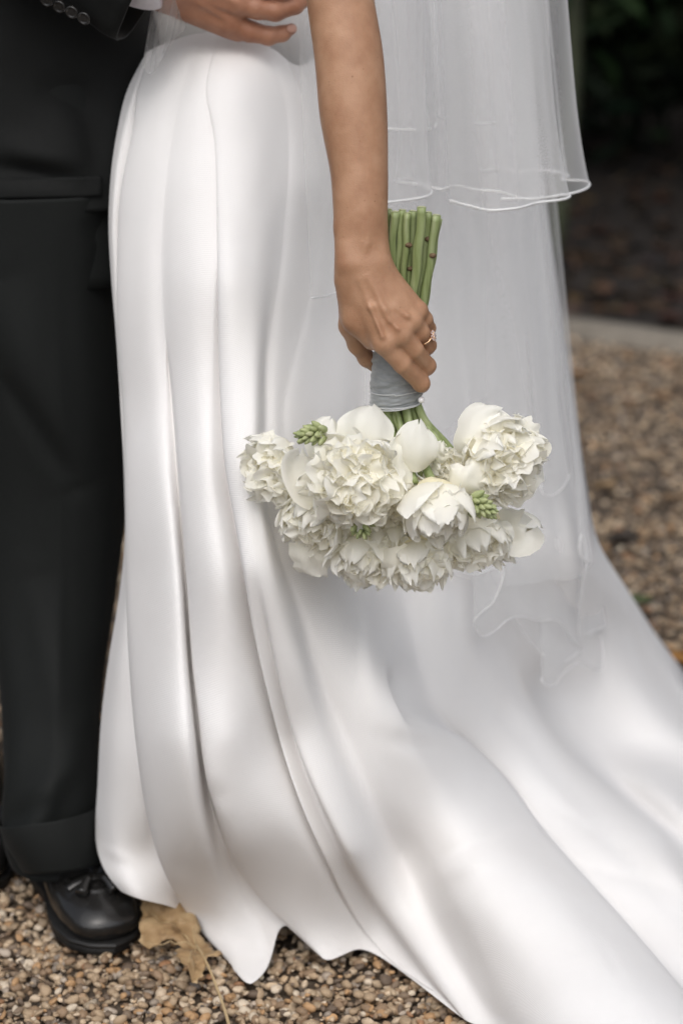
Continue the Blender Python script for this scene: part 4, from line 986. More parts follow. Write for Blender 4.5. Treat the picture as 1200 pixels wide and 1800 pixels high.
def ridge(S, a, b, w, amp):
    """a soft ridge running from a to b (x,z) on the viewer's side"""
    a = np.array(a); b = np.array(b); d = b - a; L = d.dot(d)
    q = S[..., [0, 2]] - a
    t = np.clip((q @ d) / L, 0, 1)
    dist = np.linalg.norm(q - t[..., None] * d, axis=-1)
    return amp * np.exp(-(dist / w) ** 2) * np.where(S[..., 1] < 2.88, 1, 0) * np.sin(np.pi * np.clip(t, 0.05, 0.95))
def xz(px, py, Y=2.78):
    p = P(px, py, Y); return (p[0], p[2])
def nz(S, sx, sz, amp, seed):
    f = S.reshape(-1, 3)
    return amp * np.array([mnoise.noise(Vector((p[0] * sx + seed, p[1] * sx, p[2] * sz))) for p in f]).reshape(S.shape[:-1])
# trousers
def leg_rows(dx, dy):
    r = []
    for py, xl, xr, Y in [(330, -85, 205, 2.86), (500, -75, 200, 2.86), (700, -55, 224, 2.87), (900, -38, 224, 2.87), (1050, -22, 200, 2.855), (1200, -2, 178, 2.815), (1350, 6, 170, 2.765), (1450, 6, 168, 2.735), (1500, 16, 172, 2.722)]:
        p = P(xl, py, Y); q = P(xr, py, Y)
        a = (q[0] - p[0]) / 2
        r.append((p[2], (p[0] + q[0]) / 2 + dx, Y + dy, a, max(0.085, a * 0.95)))
    return r
def leg_wr(S):
    w = nz(S, 9, 2.2, 0.009, 3.0) + nz(S, 22, 7, 0.0035, 8.0)
    w = w + ridge(S, xz(-10, 470), xz(150, 880), 0.035, 0.020) + ridge(S, xz(0, 640), xz(130, 860), 0.012, -0.012)
    w = w + ridge(S, xz(60, 1000), xz(130, 1300), 0.02, 0.012) + ridge(S, xz(45, 1440), xz(140, 1250), 0.018, 0.018) + ridge(S, xz(60, 1450), xz(165, 1400), 0.016, -0.014) + ridge(S, xz(20, 1410), xz(110, 1330), 0.012, -0.009)
    w = w + ridge(S, xz(150, 380), xz(175, 440), 0.01, -0.004) + ridge(S, xz(100, 390), xz(108, 1500), 0.006, 0.003)
    return w
LR = leg_rows(0, 0)
S = loft(LR, 170, 96, leg_wr)
S2 = loft(leg_rows(-0.17, 0.14), 80, 60)
hipS = loft([(0.74, -0.40, 2.90, 0.17, 0.125), (0.80, -0.41, 2.91, 0.185, 0.13), (0.9, -0.42, 2.92, 0.19, 0.13), (1.03, -0.42, 2.92, 0.175, 0.12)], 20, 60)
V, F = join([(S.reshape(-1, 3), grid_faces(170, 96, True)), (S2.reshape(-1, 3), grid_faces(80, 60, True)), (hipS.reshape(-1, 3), grid_faces(20, 60, True))])
trou = add('trousers', V, F, M['trousers'], groom)
sol = trou.modifiers.new('thickness', 'SOLIDIFY'); sol.thickness = 0.0012; sol.offset = -1
# turned-up cuff, tilted with the break over the shoe
def cuff(dx, dy, nm='turn_up'):
    rows = []
    for k, (pyl, pyr, o) in enumerate([(1462, 1430, 0.004), (1466, 1434, 0.006), (1500, 1475, 0.0065), (1538, 1520, 0.0065), (1542, 1525, 0.005), (1538, 1521, 0.001)]):
        th = np.linspace(0, 2 * np.pi, 96, endpoint=False)
        ct, st = np.cos(th), np.sin(th)
        f = (ct + 1) / 2
        py = pyl + (pyr - pyl) * f
        xl, xr = (10, 178) if k < 2 else ((24, 180) if k < 3 else (46, 188))
        xm = (xl + xr) / 2; hw = (xr - xl) / 2
        Y = 2.726 - (0.008 if k > 2 else 0)
        c = P(xm, 1500, Y)
        sc_ = Y / 4080.0
        X = c[0] + (hw * sc_ + o) * np.sign(ct) * np.abs(ct) ** 0.8
        YY = Y + (0.094 + o) * np.sign(st) * np.abs(st) ** 0.8
        Zc = np.array([P(xm, p, Y - 0.095)[2] for p in py])
        Zc = np.maximum(Zc - 0.30 * (YY - (Y - 0.095)), 0.012 + 0.004 * (k < 4))
        rows.append(np.stack([X + dx, YY + dy, Zc], -1))
    rows = np.array(rows)
    o = link(nm, mesh_from(nm, rows.reshape(-1, 3) - base_of(trou), grid_faces(6, 96, True)), M['trousers'], trou)
cuff(0, 0); cuff(-0.17, 0.14)
# jacket
def jac_wr(S):
    w = nz(S, 7, 5, 0.011, 1.0) + nz(S, 18, 14, 0.004, 5.0)
    w = w + ridge(S, xz(-20, 285, 2.8), xz(150, 315, 2.8), 0.011, -0.013) + ridge(S, xz(-20, 250, 2.8), xz(170, 285, 2.8), 0.02, 0.010)
    w = w + ridge(S, xz(60, 150, 2.8), xz(180, 190, 2.8), 0.02, -0.008) + ridge(S, xz(140, 120, 2.8), xz(190, 330, 2.8), 0.016, -0.009)
    return w
JR = [(0.832, -0.418, 2.915, 0.212, 0.145), (0.88, -0.420, 2.915, 0.212, 0.143), (0.95, -0.425, 2.92, 0.208, 0.138), (1.05, -0.43, 2.92, 0.20, 0.13), (1.15, -0.43, 2.92, 0.20, 0.128), (1.28, -0.43, 2.92, 0.215, 0.13), (1.40, -0.43, 2.92, 0.225, 0.125), (1.48, -0.43, 2.93, 0.20, 0.10), (1.535, -0.43, 2.94, 0.10, 0.07)]
S = loft(JR, 150, 120, jac_wr)
up = S.shape[0]
jacket = add('jacket', S.reshape(-1, 3), grid_faces(150, 120, True), M['jacket'], groom)
sol = jacket.modifiers.new('thickness', 'SOLIDIFY'); sol.thickness = 0.003; sol.offset = -1
# pocket flap following the jacket front
fl = []
for pyy in np.linspace(312, 346, 8):
    row = []
    for pxx in np.linspace(-60, 178, 40):
        row.append((pxx, pyy))
    fl.append(row)
fl = np.array(fl)
zfl = np.array([[P(x, y, 2.785)[[0, 2]] for x, y in r] for r in fl])
Sf = S.reshape(-1, 3); Sf = Sf[Sf[:, 1] < 2.9]
flap = np.zeros((8, 40, 3))
for i in range(8):
    for j in range(40):
        d = np.linalg.norm(Sf[:, [0, 2]] - zfl[i, j], axis=1); k = np.argsort(d)[:5]; w = 1 / (d[k] + 1e-4)
        flap[i, j] = (zfl[i, j, 0], (Sf[k, 1] * w).sum() / w.sum() - 0.0035, zfl[i, j, 1])
fo = link('pocket_flap', mesh_from('pocket_flap', flap.reshape(-1, 3) - base_of(jacket), grid_faces(8, 40)), M['jacket'], jacket)
sol = fo.modifiers.new('thickness', 'SOLIDIFY'); sol.thickness = 0.003; sol.offset = 0
# sleeves
def sleeve(path, ra, rb, nm, seed):
    p = resample(path, 60)
    T, A, B = frames(p)
    th = np.linspace(0, 2 * np.pi, 48, endpoint=False)
    t = np.linspace(0, 1, 60)
    r = np.interp(t, [0, 0.25, 0.55, 1], ra)
    nzv = np.array([[mnoise.noise(Vector((math.cos(a) * 1.6 + seed, math.sin(a) * 1.6, i * 0.22))) for a in th] for i in range(60)]) * 0.007
    Sx = p[:, None] + (r[:, None] + nzv)[..., None] * (np.cos(th)[None, :, None] * A[:, None] + rb * np.sin(th)[None, :, None] * B[:, None])
    Sx = np.concatenate([Sx, (p[-1] + (Sx[-1] - p[-1]) * 0.93)[None], (p[-4] + (Sx[-4] - p[-4]) * 0.9)[None]], 0)
    return add(nm, Sx.reshape(-1, 3), grid_faces(62, 48, True), M['jacket'], groom), Sx, p
elb = P(-98, -215, 2.79); cuffc = P(252, -4, 2.725)
slv, SL, slp = sleeve([(-0.615, 2.90, 1.44), (-0.60, 2.80, 1.28), elb, P(60, -120, 2.745), cuffc], [0.078, 0.07, 0.062, 0.055], 1.0, 'sleeve', 2.0)
slv2, _, _ = sleeve([(-0.235, 2.95, 1.44), (-0.21, 2.99, 1.30), (-0.19, 3.02, 1.15), (-0.10, 3.08, 1.10), (0.0, 3.06, 1.12)], [0.075, 0.066, 0.06, 0.052], 1.0, 'sleeve', 7.0)
# sleeve buttons with their buttonholes, sitting on the cuff
ax = cuffc - elb; ax /= np.linalg.norm(ax)
for (bx, by) in [(85, -2), (107, 9), (129, 19), (150, 30)]:
    # nearest point of the sleeve facing the viewer
    tgt = P(bx, by, 2.66); vd = tgt - np.array([0, 0, CAM_H]); vd /= np.linalg.norm(vd)
    Q = SL.reshape(-1, 3); rel = Q - np.array([0, 0, CAM_H]); along = rel @ vd
    dist = np.linalg.norm(rel - along[:, None] * vd, axis=1)
    cand = np.where(dist < 0.012)[0]
    if len(cand) == 0:
        cand = np.argsort(dist)[:6]
    k = cand[np.argmin(along[cand] + dist[cand])]
    hit = np.array([0, 0, CAM_H]) + vd * along[k]
    j = np.argmin(np.linalg.norm(slp - hit, axis=1)); nrm = hit - slp[j]; nrm -= ax * nrm.dot(ax); nrm /= np.linalg.norm(nrm)
    nrm = nrm * 0.75 - vd * 0.5; nrm /= np.linalg.norm(nrm)
    prof = [(0, .0016), (.0030, .0016), (.0045, .0012), (.0052, .0026), (.0066, .0030), (.0075, .0022), (.0075, .0004), (.006, -.0012), (0, -.0015)]
    th = np.linspace(0, 2 * np.pi, 28, endpoint=False)
    Vb = np.array([[r * math.cos(a), r * math.sin(a), z] for r, z in prof for a in th])
    Rb = rot_to(nrm)
    o = link('button', mesh_from('button', Vb @ Rb.T + hit + nrm * 0.0025 - base_of(slv), grid_faces(len(prof), 28, True)), M['button'], slv)
# shirt cuff
p = resample([P(225, -22, 2.74), P(262, -8, 2.728), P(282, -8, 2.728)], 12)
T, A, B = frames(p)
th = np.linspace(0, 2 * np.pi, 40, endpoint=False)
r = np.array([0.042] * 10 + [0.041, 0.039])
Sx = p[:, None] + r[:, None, None] * (np.cos(th)[None, :, None] * A[:, None] * 1.0 + 0.85 * np.sin(th)[None, :, None] * B[:, None])
# slide so that its lower edge shows just under the frame's top
Sx = Sx + (P(264, 9, 2.665) - P(264, 42, 2.665))
add('shirt_cuff', Sx.reshape(-1, 3), grid_faces(12, 40, True), M['shirt'], groom)

# ---- his hand and body
s2 = 0.000622
YH = 2.785
sc = Sculpt(np.array([P(215, 0, YH)[0], 2.66, P(400, 110, YH)[2]]), np.array([P(575, 0, YH)[0], 2.89, P(400, -190, YH)[2]]), 0.0014)
g_ = lambda x, y, d: P(x, y, YH + d)
sc.chain([(g_(205, -75, -.03), 44 * s2), (g_(262, -48, -.018), 43 * s2), (g_(300, -34, -.01), 44 * s2)], 0.012)
sc.cone(g_(232, -60, -.02), g_(300, -20, -.008), 36 * s2, 33 * s2, 0.012)
for a, b, ra, rb in [((290, -12, -.004), (404, 40, .000), 35, 25), ((292, -32, -.012), (420, 5, -.010), 36, 25), ((290, -55, -.014), (426, -32, -.014), 36, 25), ((288, -75, -.012), (420, -72, -.010), 34, 24)]:
    sc.cone(g_(*a), g_(*b), ra * s2, rb * s2, 0.010)
sc.cone(g_(330, 5, .004), g_(420, 52, .008), 28 * s2, 22 * s2, 0.010)
FG = [[(404, 40, .0, 24), (438, 55, .001, 19.5), (472, 63, .004, 17), (496, 59, .008, 14.5), (512, 51, .012, 10.5)],
      [(420, 5, -.010, 24), (452, 14, -.012, 20.5), (484, 19, -.010, 18.5), (518, 9, -.004, 16.5), (540, -4, .004, 13)],
      [(426, -32, -.014, 24), (460, -24, -.016, 21), (494, -20, -.014, 19.5), (532, -28, -.006, 17), (556, -42, .004, 13)],
      [(420, -72, -.010, 23), (458, -66, -.013, 20), (496, -62, -.012, 18.5), (532, -68, -.004, 16), (554, -80, .006, 12)]]
for ch in FG:
    g = Sculpt(sc.lo, sc.lo, sc.vox); g.n = sc.n; g.f = np.full(tuple(sc.n), 0.05, np.float32)
    g.chain([(g_(a, b, c), r * s2) for a, b, c, r in ch], 0.003)
    for (a, b, c, r) in ch[2:4]:
        g.ell(g_(a, b, c - 0.001), np.array([r, r, r]) * s2 * 0.97, k=0.003)
    f0 = sc.f; k = 0.003
    h = np.clip(0.5 + 0.5 * (f0 - g.f) / k, 0, 1)
    sc.f = f0 * (1 - h) + g.f * h - k * h * (1 - h)
sc.chain([(g_(300, -80, .0), 30 * s2), (g_(345, -125, .01), 22 * s2), (g_(395, -150, .018), 18 * s2), (g_(430, -150, .02), 13 * s2)], 0.008)
for x, y, d, r in [(404, 38, -.005, 20), (420, 4, -.0135, 19), (426, -32, -.017, 19)]:
    sc.ell(g_(x, y, d), np.array([r, r, r]) * s2, k=0.006)
for ch in [[(310, -18, -.0275), (360, 8, -.0225), (400, 34, -.0165)], [(312, -38, -.033), (370, -14, -.0285), (416, 4, -.0245)]]:
    sc.chain([(g_(*p), 3.2 * s2) for p in ch], 0.006)
for ch in [[(330, 12, -.019), (362, -2, -.0255), (392, 14, -.0235)], [(350, -30, -.031), (378, -4, -.027), (408, 20, -.021)]]:
    sc.chain([(g_(*p), 2.0 * s2) for p in ch], 0.004)
sc.smooth(1)
V, F = sc.mesh()
cb = Sculpt((-0.80, 2.55, 0.02), (0.05, 3.25, 1.92), 0.014)
cb.ell((-0.43, 2.92, 1.28), (0.165, 0.10, 0.24), k=0.05); cb.ell((-0.42, 2.92, 0.98), (0.14, 0.10, 0.16), k=0.06)
cb.cone((-0.60, 2.92, 1.43), (-0.26, 2.94, 1.43), 0.055, 0.055, 0.05); cb.cone((-0.43, 2.93, 1.42), (-0.41, 2.91, 1.62), 0.062, 0.058, 0.04)
cb.ell((-0.40, 2.90, 1.73), (0.10, 0.078, 0.125), k=0.02); cb.ell((-0.295, 2.89, 1.715), (0.02, 0.014, 0.024), k=0.015)
cb.chain([((-0.60, 2.91, 1.42), 0.05), (elb, 0.042), (P(200, -62, 2.755), 0.028), (g_(300, -34, -.01), 0.020)], 0.01)
cb.chain([((-0.24, 2.95, 1.42), 0.05), ((-0.19, 3.02, 1.15), 0.04), ((0.0, 3.06, 1.12), 0.028)], 0.01)
lz = LR[0]
cb.chain([((-0.40, 2.89, 0.86), 0.075), ((-0.39, 2.87, 0.48), 0.052), ((-0.352, 2.80, 0.10), 0.034)], 0.02)
cb.chain([((-0.52, 2.98, 0.86), 0.075), ((-0.53, 2.98, 0.48), 0.052), ((-0.52, 2.95, 0.10), 0.034)], 0.02)
Vc, Fc = cb.mesh()
V, F = join([(V, F), (Vc, Fc)])
add('body', V, F, M['skin_man'], groom)
nb = sc_n = g_(513, 50, 0.003)
Vn, Fn = ico(3)
Vn = Vn * np.array([0.0062, 0.0016, 0.0048])
Rn = rot_to(np.array([0.35, -0.85, 0.15])) @ np.array([[1, 0, 0], [0, 0, -1], [0, 1, 0]])
add('fingernail', Vn @ Rn.T + nb, Fn, M['nail'], groom)

# ---- shoes
def shoe(toe, heel, parent, nm='shoe'):
    toe = np.array(toe); heel = np.array(heel)
    d = toe - heel; L = np.linalg.norm(d); d /= L; sd = np.array([d[1], -d[0], 0.0])
    def W2(u, v, z):          # u along 0..1 from heel to toe, v to the wearer's side (m)
        return heel + d * (u * L) + sd * v + np.array([0, 0, z])
    lo = np.minimum(toe, heel) - [0.08, 0.08, 0.005]; hi = np.maximum(toe, heel) + [0.08, 0.08, 0.135]
    lo[2] = -0.004; hi[2] = 0.135
    q = Sculpt(lo, hi, 0.0022)
    prof = [(0.08, 0.0, 0.052, 0.030), (0.20, 0.0, 0.050, 0.033), (0.36, -0.003, 0.048, 0.033), (0.52, -0.003, 0.043, 0.038), (0.66, 0.0, 0.036, 0.043), (0.80, 0.002, 0.029, 0.043), (0.90, 0.003, 0.025, 0.036)]
    for (u, v, z, r) in prof:
        pass
    # body: many ellipsoids blended
    for u in np.linspace(0.10, 0.90, 17):
        r = np.interp(u, [0.08, .2, .36, .52, .66, .8, .9], [.030, .033, .034, .040, .046, .046, .040])
        hh = np.interp(u, [0.08, .2, .36, .52, .66, .8, .9], [.038, .040, .040, .037, .031, .026, .022])
        zz = 0.011 + hh * 0.78
        v = np.interp(u, [0, .4, .7, 1], [0, -.003, .001, .003])
        q.ell(W2(u, v, zz), (r, 0.028, hh), np.stack([sd, d, [0, 0, 1]], 1), k=0.012)
    q.cone(W2(0.20, 0, 0.05), W2(0.16, 0, 0.075), 0.032, 0.032, 0.02)
    q.cone(W2(0.36, 0, 0.05), W2(0.28, 0, 0.075), 0.030, 0.030, 0.02)
    # raised apron seam round the toe box
    sm = []
    for a in np.linspace(-2.4, 2.4, 30):
        u = 0.63 + 0.20 * math.cos(a) if abs(a) < 1.57 else 0.63 - 0.10 * (abs(a) - 1.57)
        v = 0.031 * math.sin(a) if abs(a) < 1.57 else 0.031 * math.copysign(1, a)
        z = 0.056 - 0.55 * max(0, u - 0.45) * 0.20 + (0.012 if u < 0.6 else 0) * (0.6 - u) * 6
        sm.append(W2(u, v, z))
    Qs = q
    seam = []
    for p in sm:             # drop each seam point on to the leather
        for zz in np.arange(0.11, 0.015, -0.001):
            pp = np.array([p[0], p[1], zz]); i = np.round((pp - q.lo) / q.vox).astype(int)
            if q.f[tuple(np.clip(i, 0, q.n - 1))] < 0.0:
                seam.append(pp); break
    q.f = q.f
    for a, b in zip(seam[:-1], seam[1:]):
        q.cone(a, b, 0.0022, 0.0022, 0.004)
    # cut flat at the welt
    zi = int((0.012 - q.lo[2]) / q.vox)
    q.f[:, :, :zi] = 0.05
    q.smooth(1)
    Vq, Fq = q.mesh()
    sh = add(nm, Vq, Fq, M['leather'], parent)
    # welt and sole
    outl = []
    for a in np.linspace(0, 2 * np.pi, 72, endpoint=False):
        u = 0.5 - 0.5 * math.cos(a); u = np.clip(u, 0, 1)
        w = np.interp(u, [0, .04, .12, .3, .45, .62, .76, .88, .96, 1], [0, .018, .031, .036, .036, .047, .051, .044, .026, 0])
        v = w * (1 if a < np.pi else -1) + np.interp(u, [0, .4, .7, 1], [0, -.003, .001, .004])
        outl.append((0.0 + 1.01 * u - 0.005, v))
    rowsz = [(-0.002, 0.985), (0.001, 1.0), (0.0075, 1.0), (0.0085, 0.985), (0.0095, 1.03), (0.0135, 1.035), (0.0145, 1.0)]
    Vs = []
    for z, k in rowsz:
        for u, v in outl:
            heelz = z
            Vs.append(W2(0.5 + (u - 0.5) * k, v * k, heelz))
    n = len(outl); Fs = grid_faces(len(rowsz), n, True)
    Vs = np.array(Vs); c0 = len(Vs)
    Vs = np.vstack([Vs, W2(.5, 0, -0.002), W2(.5, 0, 0.0145)])
    i = np.arange(n); j = (i + 1) % n
    caps = np.concatenate([np.stack([np.full(n, c0), j, i], -1), np.stack([np.full(n, c0 + 1), (len(rowsz) - 1) * n + i, (len(rowsz) - 1) * n + j], -1)])
    link('sole', mesh_from('sole', Vs - base_of(sh), [Fs, caps]), M['sole'], sh)
    def on(u, v, up=0.0):
        p = W2(u, v, 0)
        for zz in np.arange(0.12, 0.015, -0.0008):
            pp = np.array([p[0], p[1], zz]); ii = np.round((pp - q.lo) / q.vox).astype(int)
            if q.f[tuple(np.clip(ii, 0, q.n - 1))] < 0.0:
                return pp + [0, 0, up]
        return p + [0, 0, 0.03 + up]
    # strap across the vamp and two tassels
    st = resample([on(0.735, v, 0.0022) for v in np.linspace(-0.034, 0.034, 9)], 20)
    w = np.array([d * 0.009])
    A_ = st - d * 0.009; B_ = st + d * 0.010
    Sg = np.stack([A_ - [0, 0, .003], A_, (A_ + B_) / 2 + [0, 0, .0012], B_, B_ - [0, 0, .003]], 0)
    link('strap', mesh_from('strap', Sg.reshape(-1, 3) - base_of(sh), grid_faces(5, 20)), M['leather'], sh)
    for sgn, u1, v1 in [(-1, 0.865, -0.013), (1, 0.84, 0.026)]:
        a = on(0.755, 0.004 * sgn, 0.006); b = on(u1, v1, 0.0065)
        pth = resample([a, (a + b) / 2 + [0, 0, 0.004], b], 14)
        Vt, Ft = tube(pth, np.interp(np.linspace(0, 1, 14), [0, .2, .3, .42, .5, 1], [.0022, .0026, .0052, .0058, .0050, .0074]), 18, True, 1 + 0.10 * np.cos(np.arange(18) * np.pi))
        link('tassel', mesh_from('tassel', Vt - base_of(sh), Ft), M['leather'], sh)
    return sh
toe = np.append(P(207, 1676, Yz(1676, 0.0))[:2], 0.0)
hd = np.array([0.42, -0.907, 0]); 
shoe(toe, toe - hd * 0.30, groom)
shoe(toe + [-0.19, 0.15, 0], toe + [-0.19, 0.15, 0] - np.array([0.1, -0.99, 0]) * 0.30, groom)

# ================================================================ BOUQUET
bq0 = P(700, 860, 2.45)
bouquet = thing('bouquet', 'bouquet of white peonies held upside down by its green stems', 'bouquet', tuple(bq0))
# stems: loosely parallel above the hand, tied under the ribbon, flaring to the flowers
stem_specs = [  # top (x, y, Y), bottom (x, y, Y), radius px
 (682, 368, 2.458, 640, 850, 2.42, 7.0), (693, 372, 2.448, 700, 840, 2.40, 7.6), (706, 369, 2.452, 712, 780, 2.43, 7.4), (716, 374, 2.446, 730, 850, 2.40, 6.4),
 (727, 371, 2.455, 690, 860, 2.46, 7.4), (742, 364, 2.444, 760, 850, 2.41, 8.8), (753, 373, 2.456, 800, 860, 2.46, 6.6), (766, 378, 2.452, 850, 850, 2.45, 7.6),
 (771, 385, 2.462, 790, 800, 2.44, 5.6), (677, 374, 2.466, 560, 870, 2.45, 6.6), (700, 380, 2.470, 640, 900, 2.50, 7.4), (735, 382, 2.474, 760, 900, 2.50, 7.4), (758, 386, 2.476, 830, 880, 2.50, 7.4), (718, 384, 2.478, 700, 900, 2.52, 7.0)]
for i, (x0, y0, Y0, x1, y1, Y1, r) in enumerate(stem_specs):
    mx = 698 + (x0 - 724) * 0.62 + 2
    pts = [(x0, y0, Y0), (x0 - (x0 - mx) * 0.33 + rng.normal(0, 1.5), 470, Y0 + 0.002), (x0 - (x0 - mx) * 0.72, 570, Y0 * 0.7 + 2.464 * 0.3), (mx - 4, 660, 2.465 + (Y0 - 2.462) * 0.8), (mx * 0.9 + x1 * 0.1 - 2, 722, 2.463 + (Y0 - 2.462) * 0.7), ((mx + x1) / 2, (722 + y1) / 2, (2.463 + Y1) / 2), (x1, y1, Y1)]
    pth = resample([P(*p) for p in pts], 46)
    pth = pth + 0.0006 * np.stack([np.sin(np.arange(46) * .9 + i), np.zeros(46), np.zeros(46)], -1)
    rad = r * 0.00056 * (1 + 0.06 * np.sin(np.arange(46) * 0.6 + i * 2))
    th = np.arange(10) / 10 * 2 * np.pi
    V, F = tube(pth, rad, 10, True, 1 + 0.10 * np.cos(3 * th + i))
    so = add('stem', V, F, M['stem'], bouquet)
    # pale cut face, a hair above the end
    c = pth[0]; T, A, B = frames(pth)
    Vc = np.vstack([c - T[0] * 0.0006, [c - T[0] * 0.0004 + rad[0] * 0.9 * (math.cos(a) * A[0] + math.sin(a) * B[0]) for a in th]])
    Fc = np.array([[0, 1 + (j + 1) % 10, 1 + j] for j in range(10)])
    link('cut_end', mesh_from('cut_end', Vc - base_of(so), Fc), M['stem_cut'], so)
    if i in (3, 6, 7, 4, 2):
        k = {3: 5, 6: 4, 7: 6, 4: 9, 2: 14}[i]
        Vn, Fn = ico(2)
        Vn = Vn * (1 + 0.25 * vnoise(Vn, 2.3, i)[:, None]) * 0.0035 * np.array([1.1, .8, .8])
        link('leaf_scar', mesh_from('leaf_scar', Vn + pth[k] + np.array([0.0022, -rad[k] * 0.85, 0]) - base_of(so), Fn), M['node'], so)
# ribbon wrap
rows = []
for k, (py, xl, xr) in enumerate([(560, 668, 748), (600, 660, 746), (628, 654, 745), (660, 651, 744), (690, 650, 742), (706, 651, 740), (710, 653, 738)]):
    th = np.linspace(0, 2 * np.pi, 90, endpoint=False)
    a = (xr - xl) / 2 * 0.000575
    c = P((xl + xr) / 2, py, 2.463)
    rows.append(np.stack([c[0] + a * np.cos(th), c[1] + 0.0285 * np.sin(th), c[2] + 0.006 * np.cos(th) * 0.5 + 0 * th], -1))
rows = np.array(rows); nrw = 90
S = hermite(np.arange(7), rows.reshape(7, -1), np.linspace(0, 6, nrw)).reshape(nrw, 90, 3)
v = np.linspace(0, 1, nrw)[:, None]; th = np.linspace(0, 1, 90, endpoint=False)[None]
spiral = (v * 4.2 + th * 1.0 + 0.06 * np.sin(th * 6.28 * 2))
fr = spiral % 1.0
h = 0.0016 * fr + 0.0005 * np.sin(v * 90 + 6 * th) * np.sin(th * 40)
cen = S.mean(1, keepdims=True)
dirn = S - cen; dirn[..., 2] = 0; dirn /= np.linalg.norm(dirn, axis=-1, keepdims=True)
S = S + dirn * h[..., None]
wrap = add('ribbon_wrap', S.reshape(-1, 3), grid_faces(nrw, 90, True), M['wrap'], bouquet)
# its selvedges as fine bright lines winding round
for v0, slope in [(0.62, 0.02), (0.80, 0.13), (0.985, 0.0)]:
    pl = []
    for j in range(46, 90):
        i = int(np.clip((v0 + slope * (j - 46) / 44) * (nrw - 1), 0, nrw - 1))
        pl.append(S[i, j] + dirn[i, j] * 0.0006)
    V, F = tube(np.array(pl), 0.0007, 6)
    link('selvedge', mesh_from('selvedge', V - base_of(wrap), F), M['wrap_edge'], wrap)
pv = P(740, 703, 2.437)
V, F = ico(3)
pin = add('pearl_pin', V * 0.0034 + pv, F, M['pearl'], bouquet)

# ---- peonies
def petal_grid(nu, nv):
    s = np.linspace(0, 1, nu)[:, None]; w = np.linspace(-1, 1, nv)[None]
    return s + 0 * w, w + 0 * s
def guard_petal(Fz, az, R, phi0, phi1, rad0, rad1, width, seed, ruf=0.05, nu=14, nv=15, notch=0.08):
    s, w = petal_grid(nu, nv); s = 1 - (1 - s) ** 1.9
    rr = random.Random(seed); phi1 = max(phi1, 0.42)
    prof = np.clip((0.25 + 1.5 * s) * (1 - 0.0 * s), 0, 1) * np.sqrt(np.clip(1 - (np.clip(s - 0.55, 0, 1) / 0.46) ** 2.6, 0.06, 1))
    edge = 1 - notch * (1 + np.cos(w * (6 + rr.random() * 4) + rr.random() * 6)) * 0.5 - 0.16 * np.abs(w) ** 2.6
    se = s * edge
    phi = phi0 + (phi1 - phi0) * se
    azv = az + w * width * prof / np.maximum(np.sin(np.clip(phi, 0.2, 2.75)), 0.42)
    rad = rad0 + (rad1 - rad0) * se ** 1.4
    rad = rad - 0.07 * w ** 2 * prof + ruf * se ** 2 * (np.sin(w * (4 + 3 * rr.random()) + rr.random() * 6) + 0.5 * np.sin(w * 9 + s * 5 + rr.random() * 6) * np.abs(w))
    rad = rad + 0.03 * np.sin(s * 5 + w * 2 + rr.random() * 6) 
    x = np.sin(phi) * np.cos(azv); y = np.sin(phi) * np.sin(azv); z = np.cos(phi)
    return (np.stack([x, y, z], -1) * rad[..., None] * R).reshape(-1, 3), grid_faces(nu, nv), (0.25 + 0.75 * s).ravel()
def frill_petal(R, d, roll, r0, r1, width, seed, bend, nu=10, nv=13):
    s, w = petal_grid(nu, nv); s = 1 - (1 - s) ** 1.5
    rr = random.Random(seed)
    d = d / np.linalg.norm(d)
    a = np.cross(d, [0.3, 0.2, 0.9]); a /= np.linalg.norm(a); b = np.cross(d, a)
    t1 = math.cos(roll) * a + math.sin(roll) * b; t2 = -math.sin(roll) * a + math.cos(roll) * b
    edge = 1 - 0.05 * np.sin(w * (6 + 3 * rr.random()) + rr.random() * 6) - 0.50 * np.abs(w) ** 3.2
    L = r0 + (r1 - r0) * s * edge
    wd = width * (0.35 + 0.65 * s ** 0.8) * 1.0
    side = w * wd
    off = bend * s ** 2 + 0.30 * width * w ** 2 * (1 - 0.3 * s) + 0.085 * s ** 2 * np.sin(w * (4.5 + 3 * rr.random()) + rr.random() * 6) + 0.02 * s ** 2 * np.sin(w * 9 + rr.random() * 6)
    Pp = d * L[..., None] + t1 * side[..., None] + t2 * off[..., None]
    return (Pp * R).reshape(-1, 3), grid_faces(nu, nv), (0.05 + 0.95 * s ** 0.8).ravel()
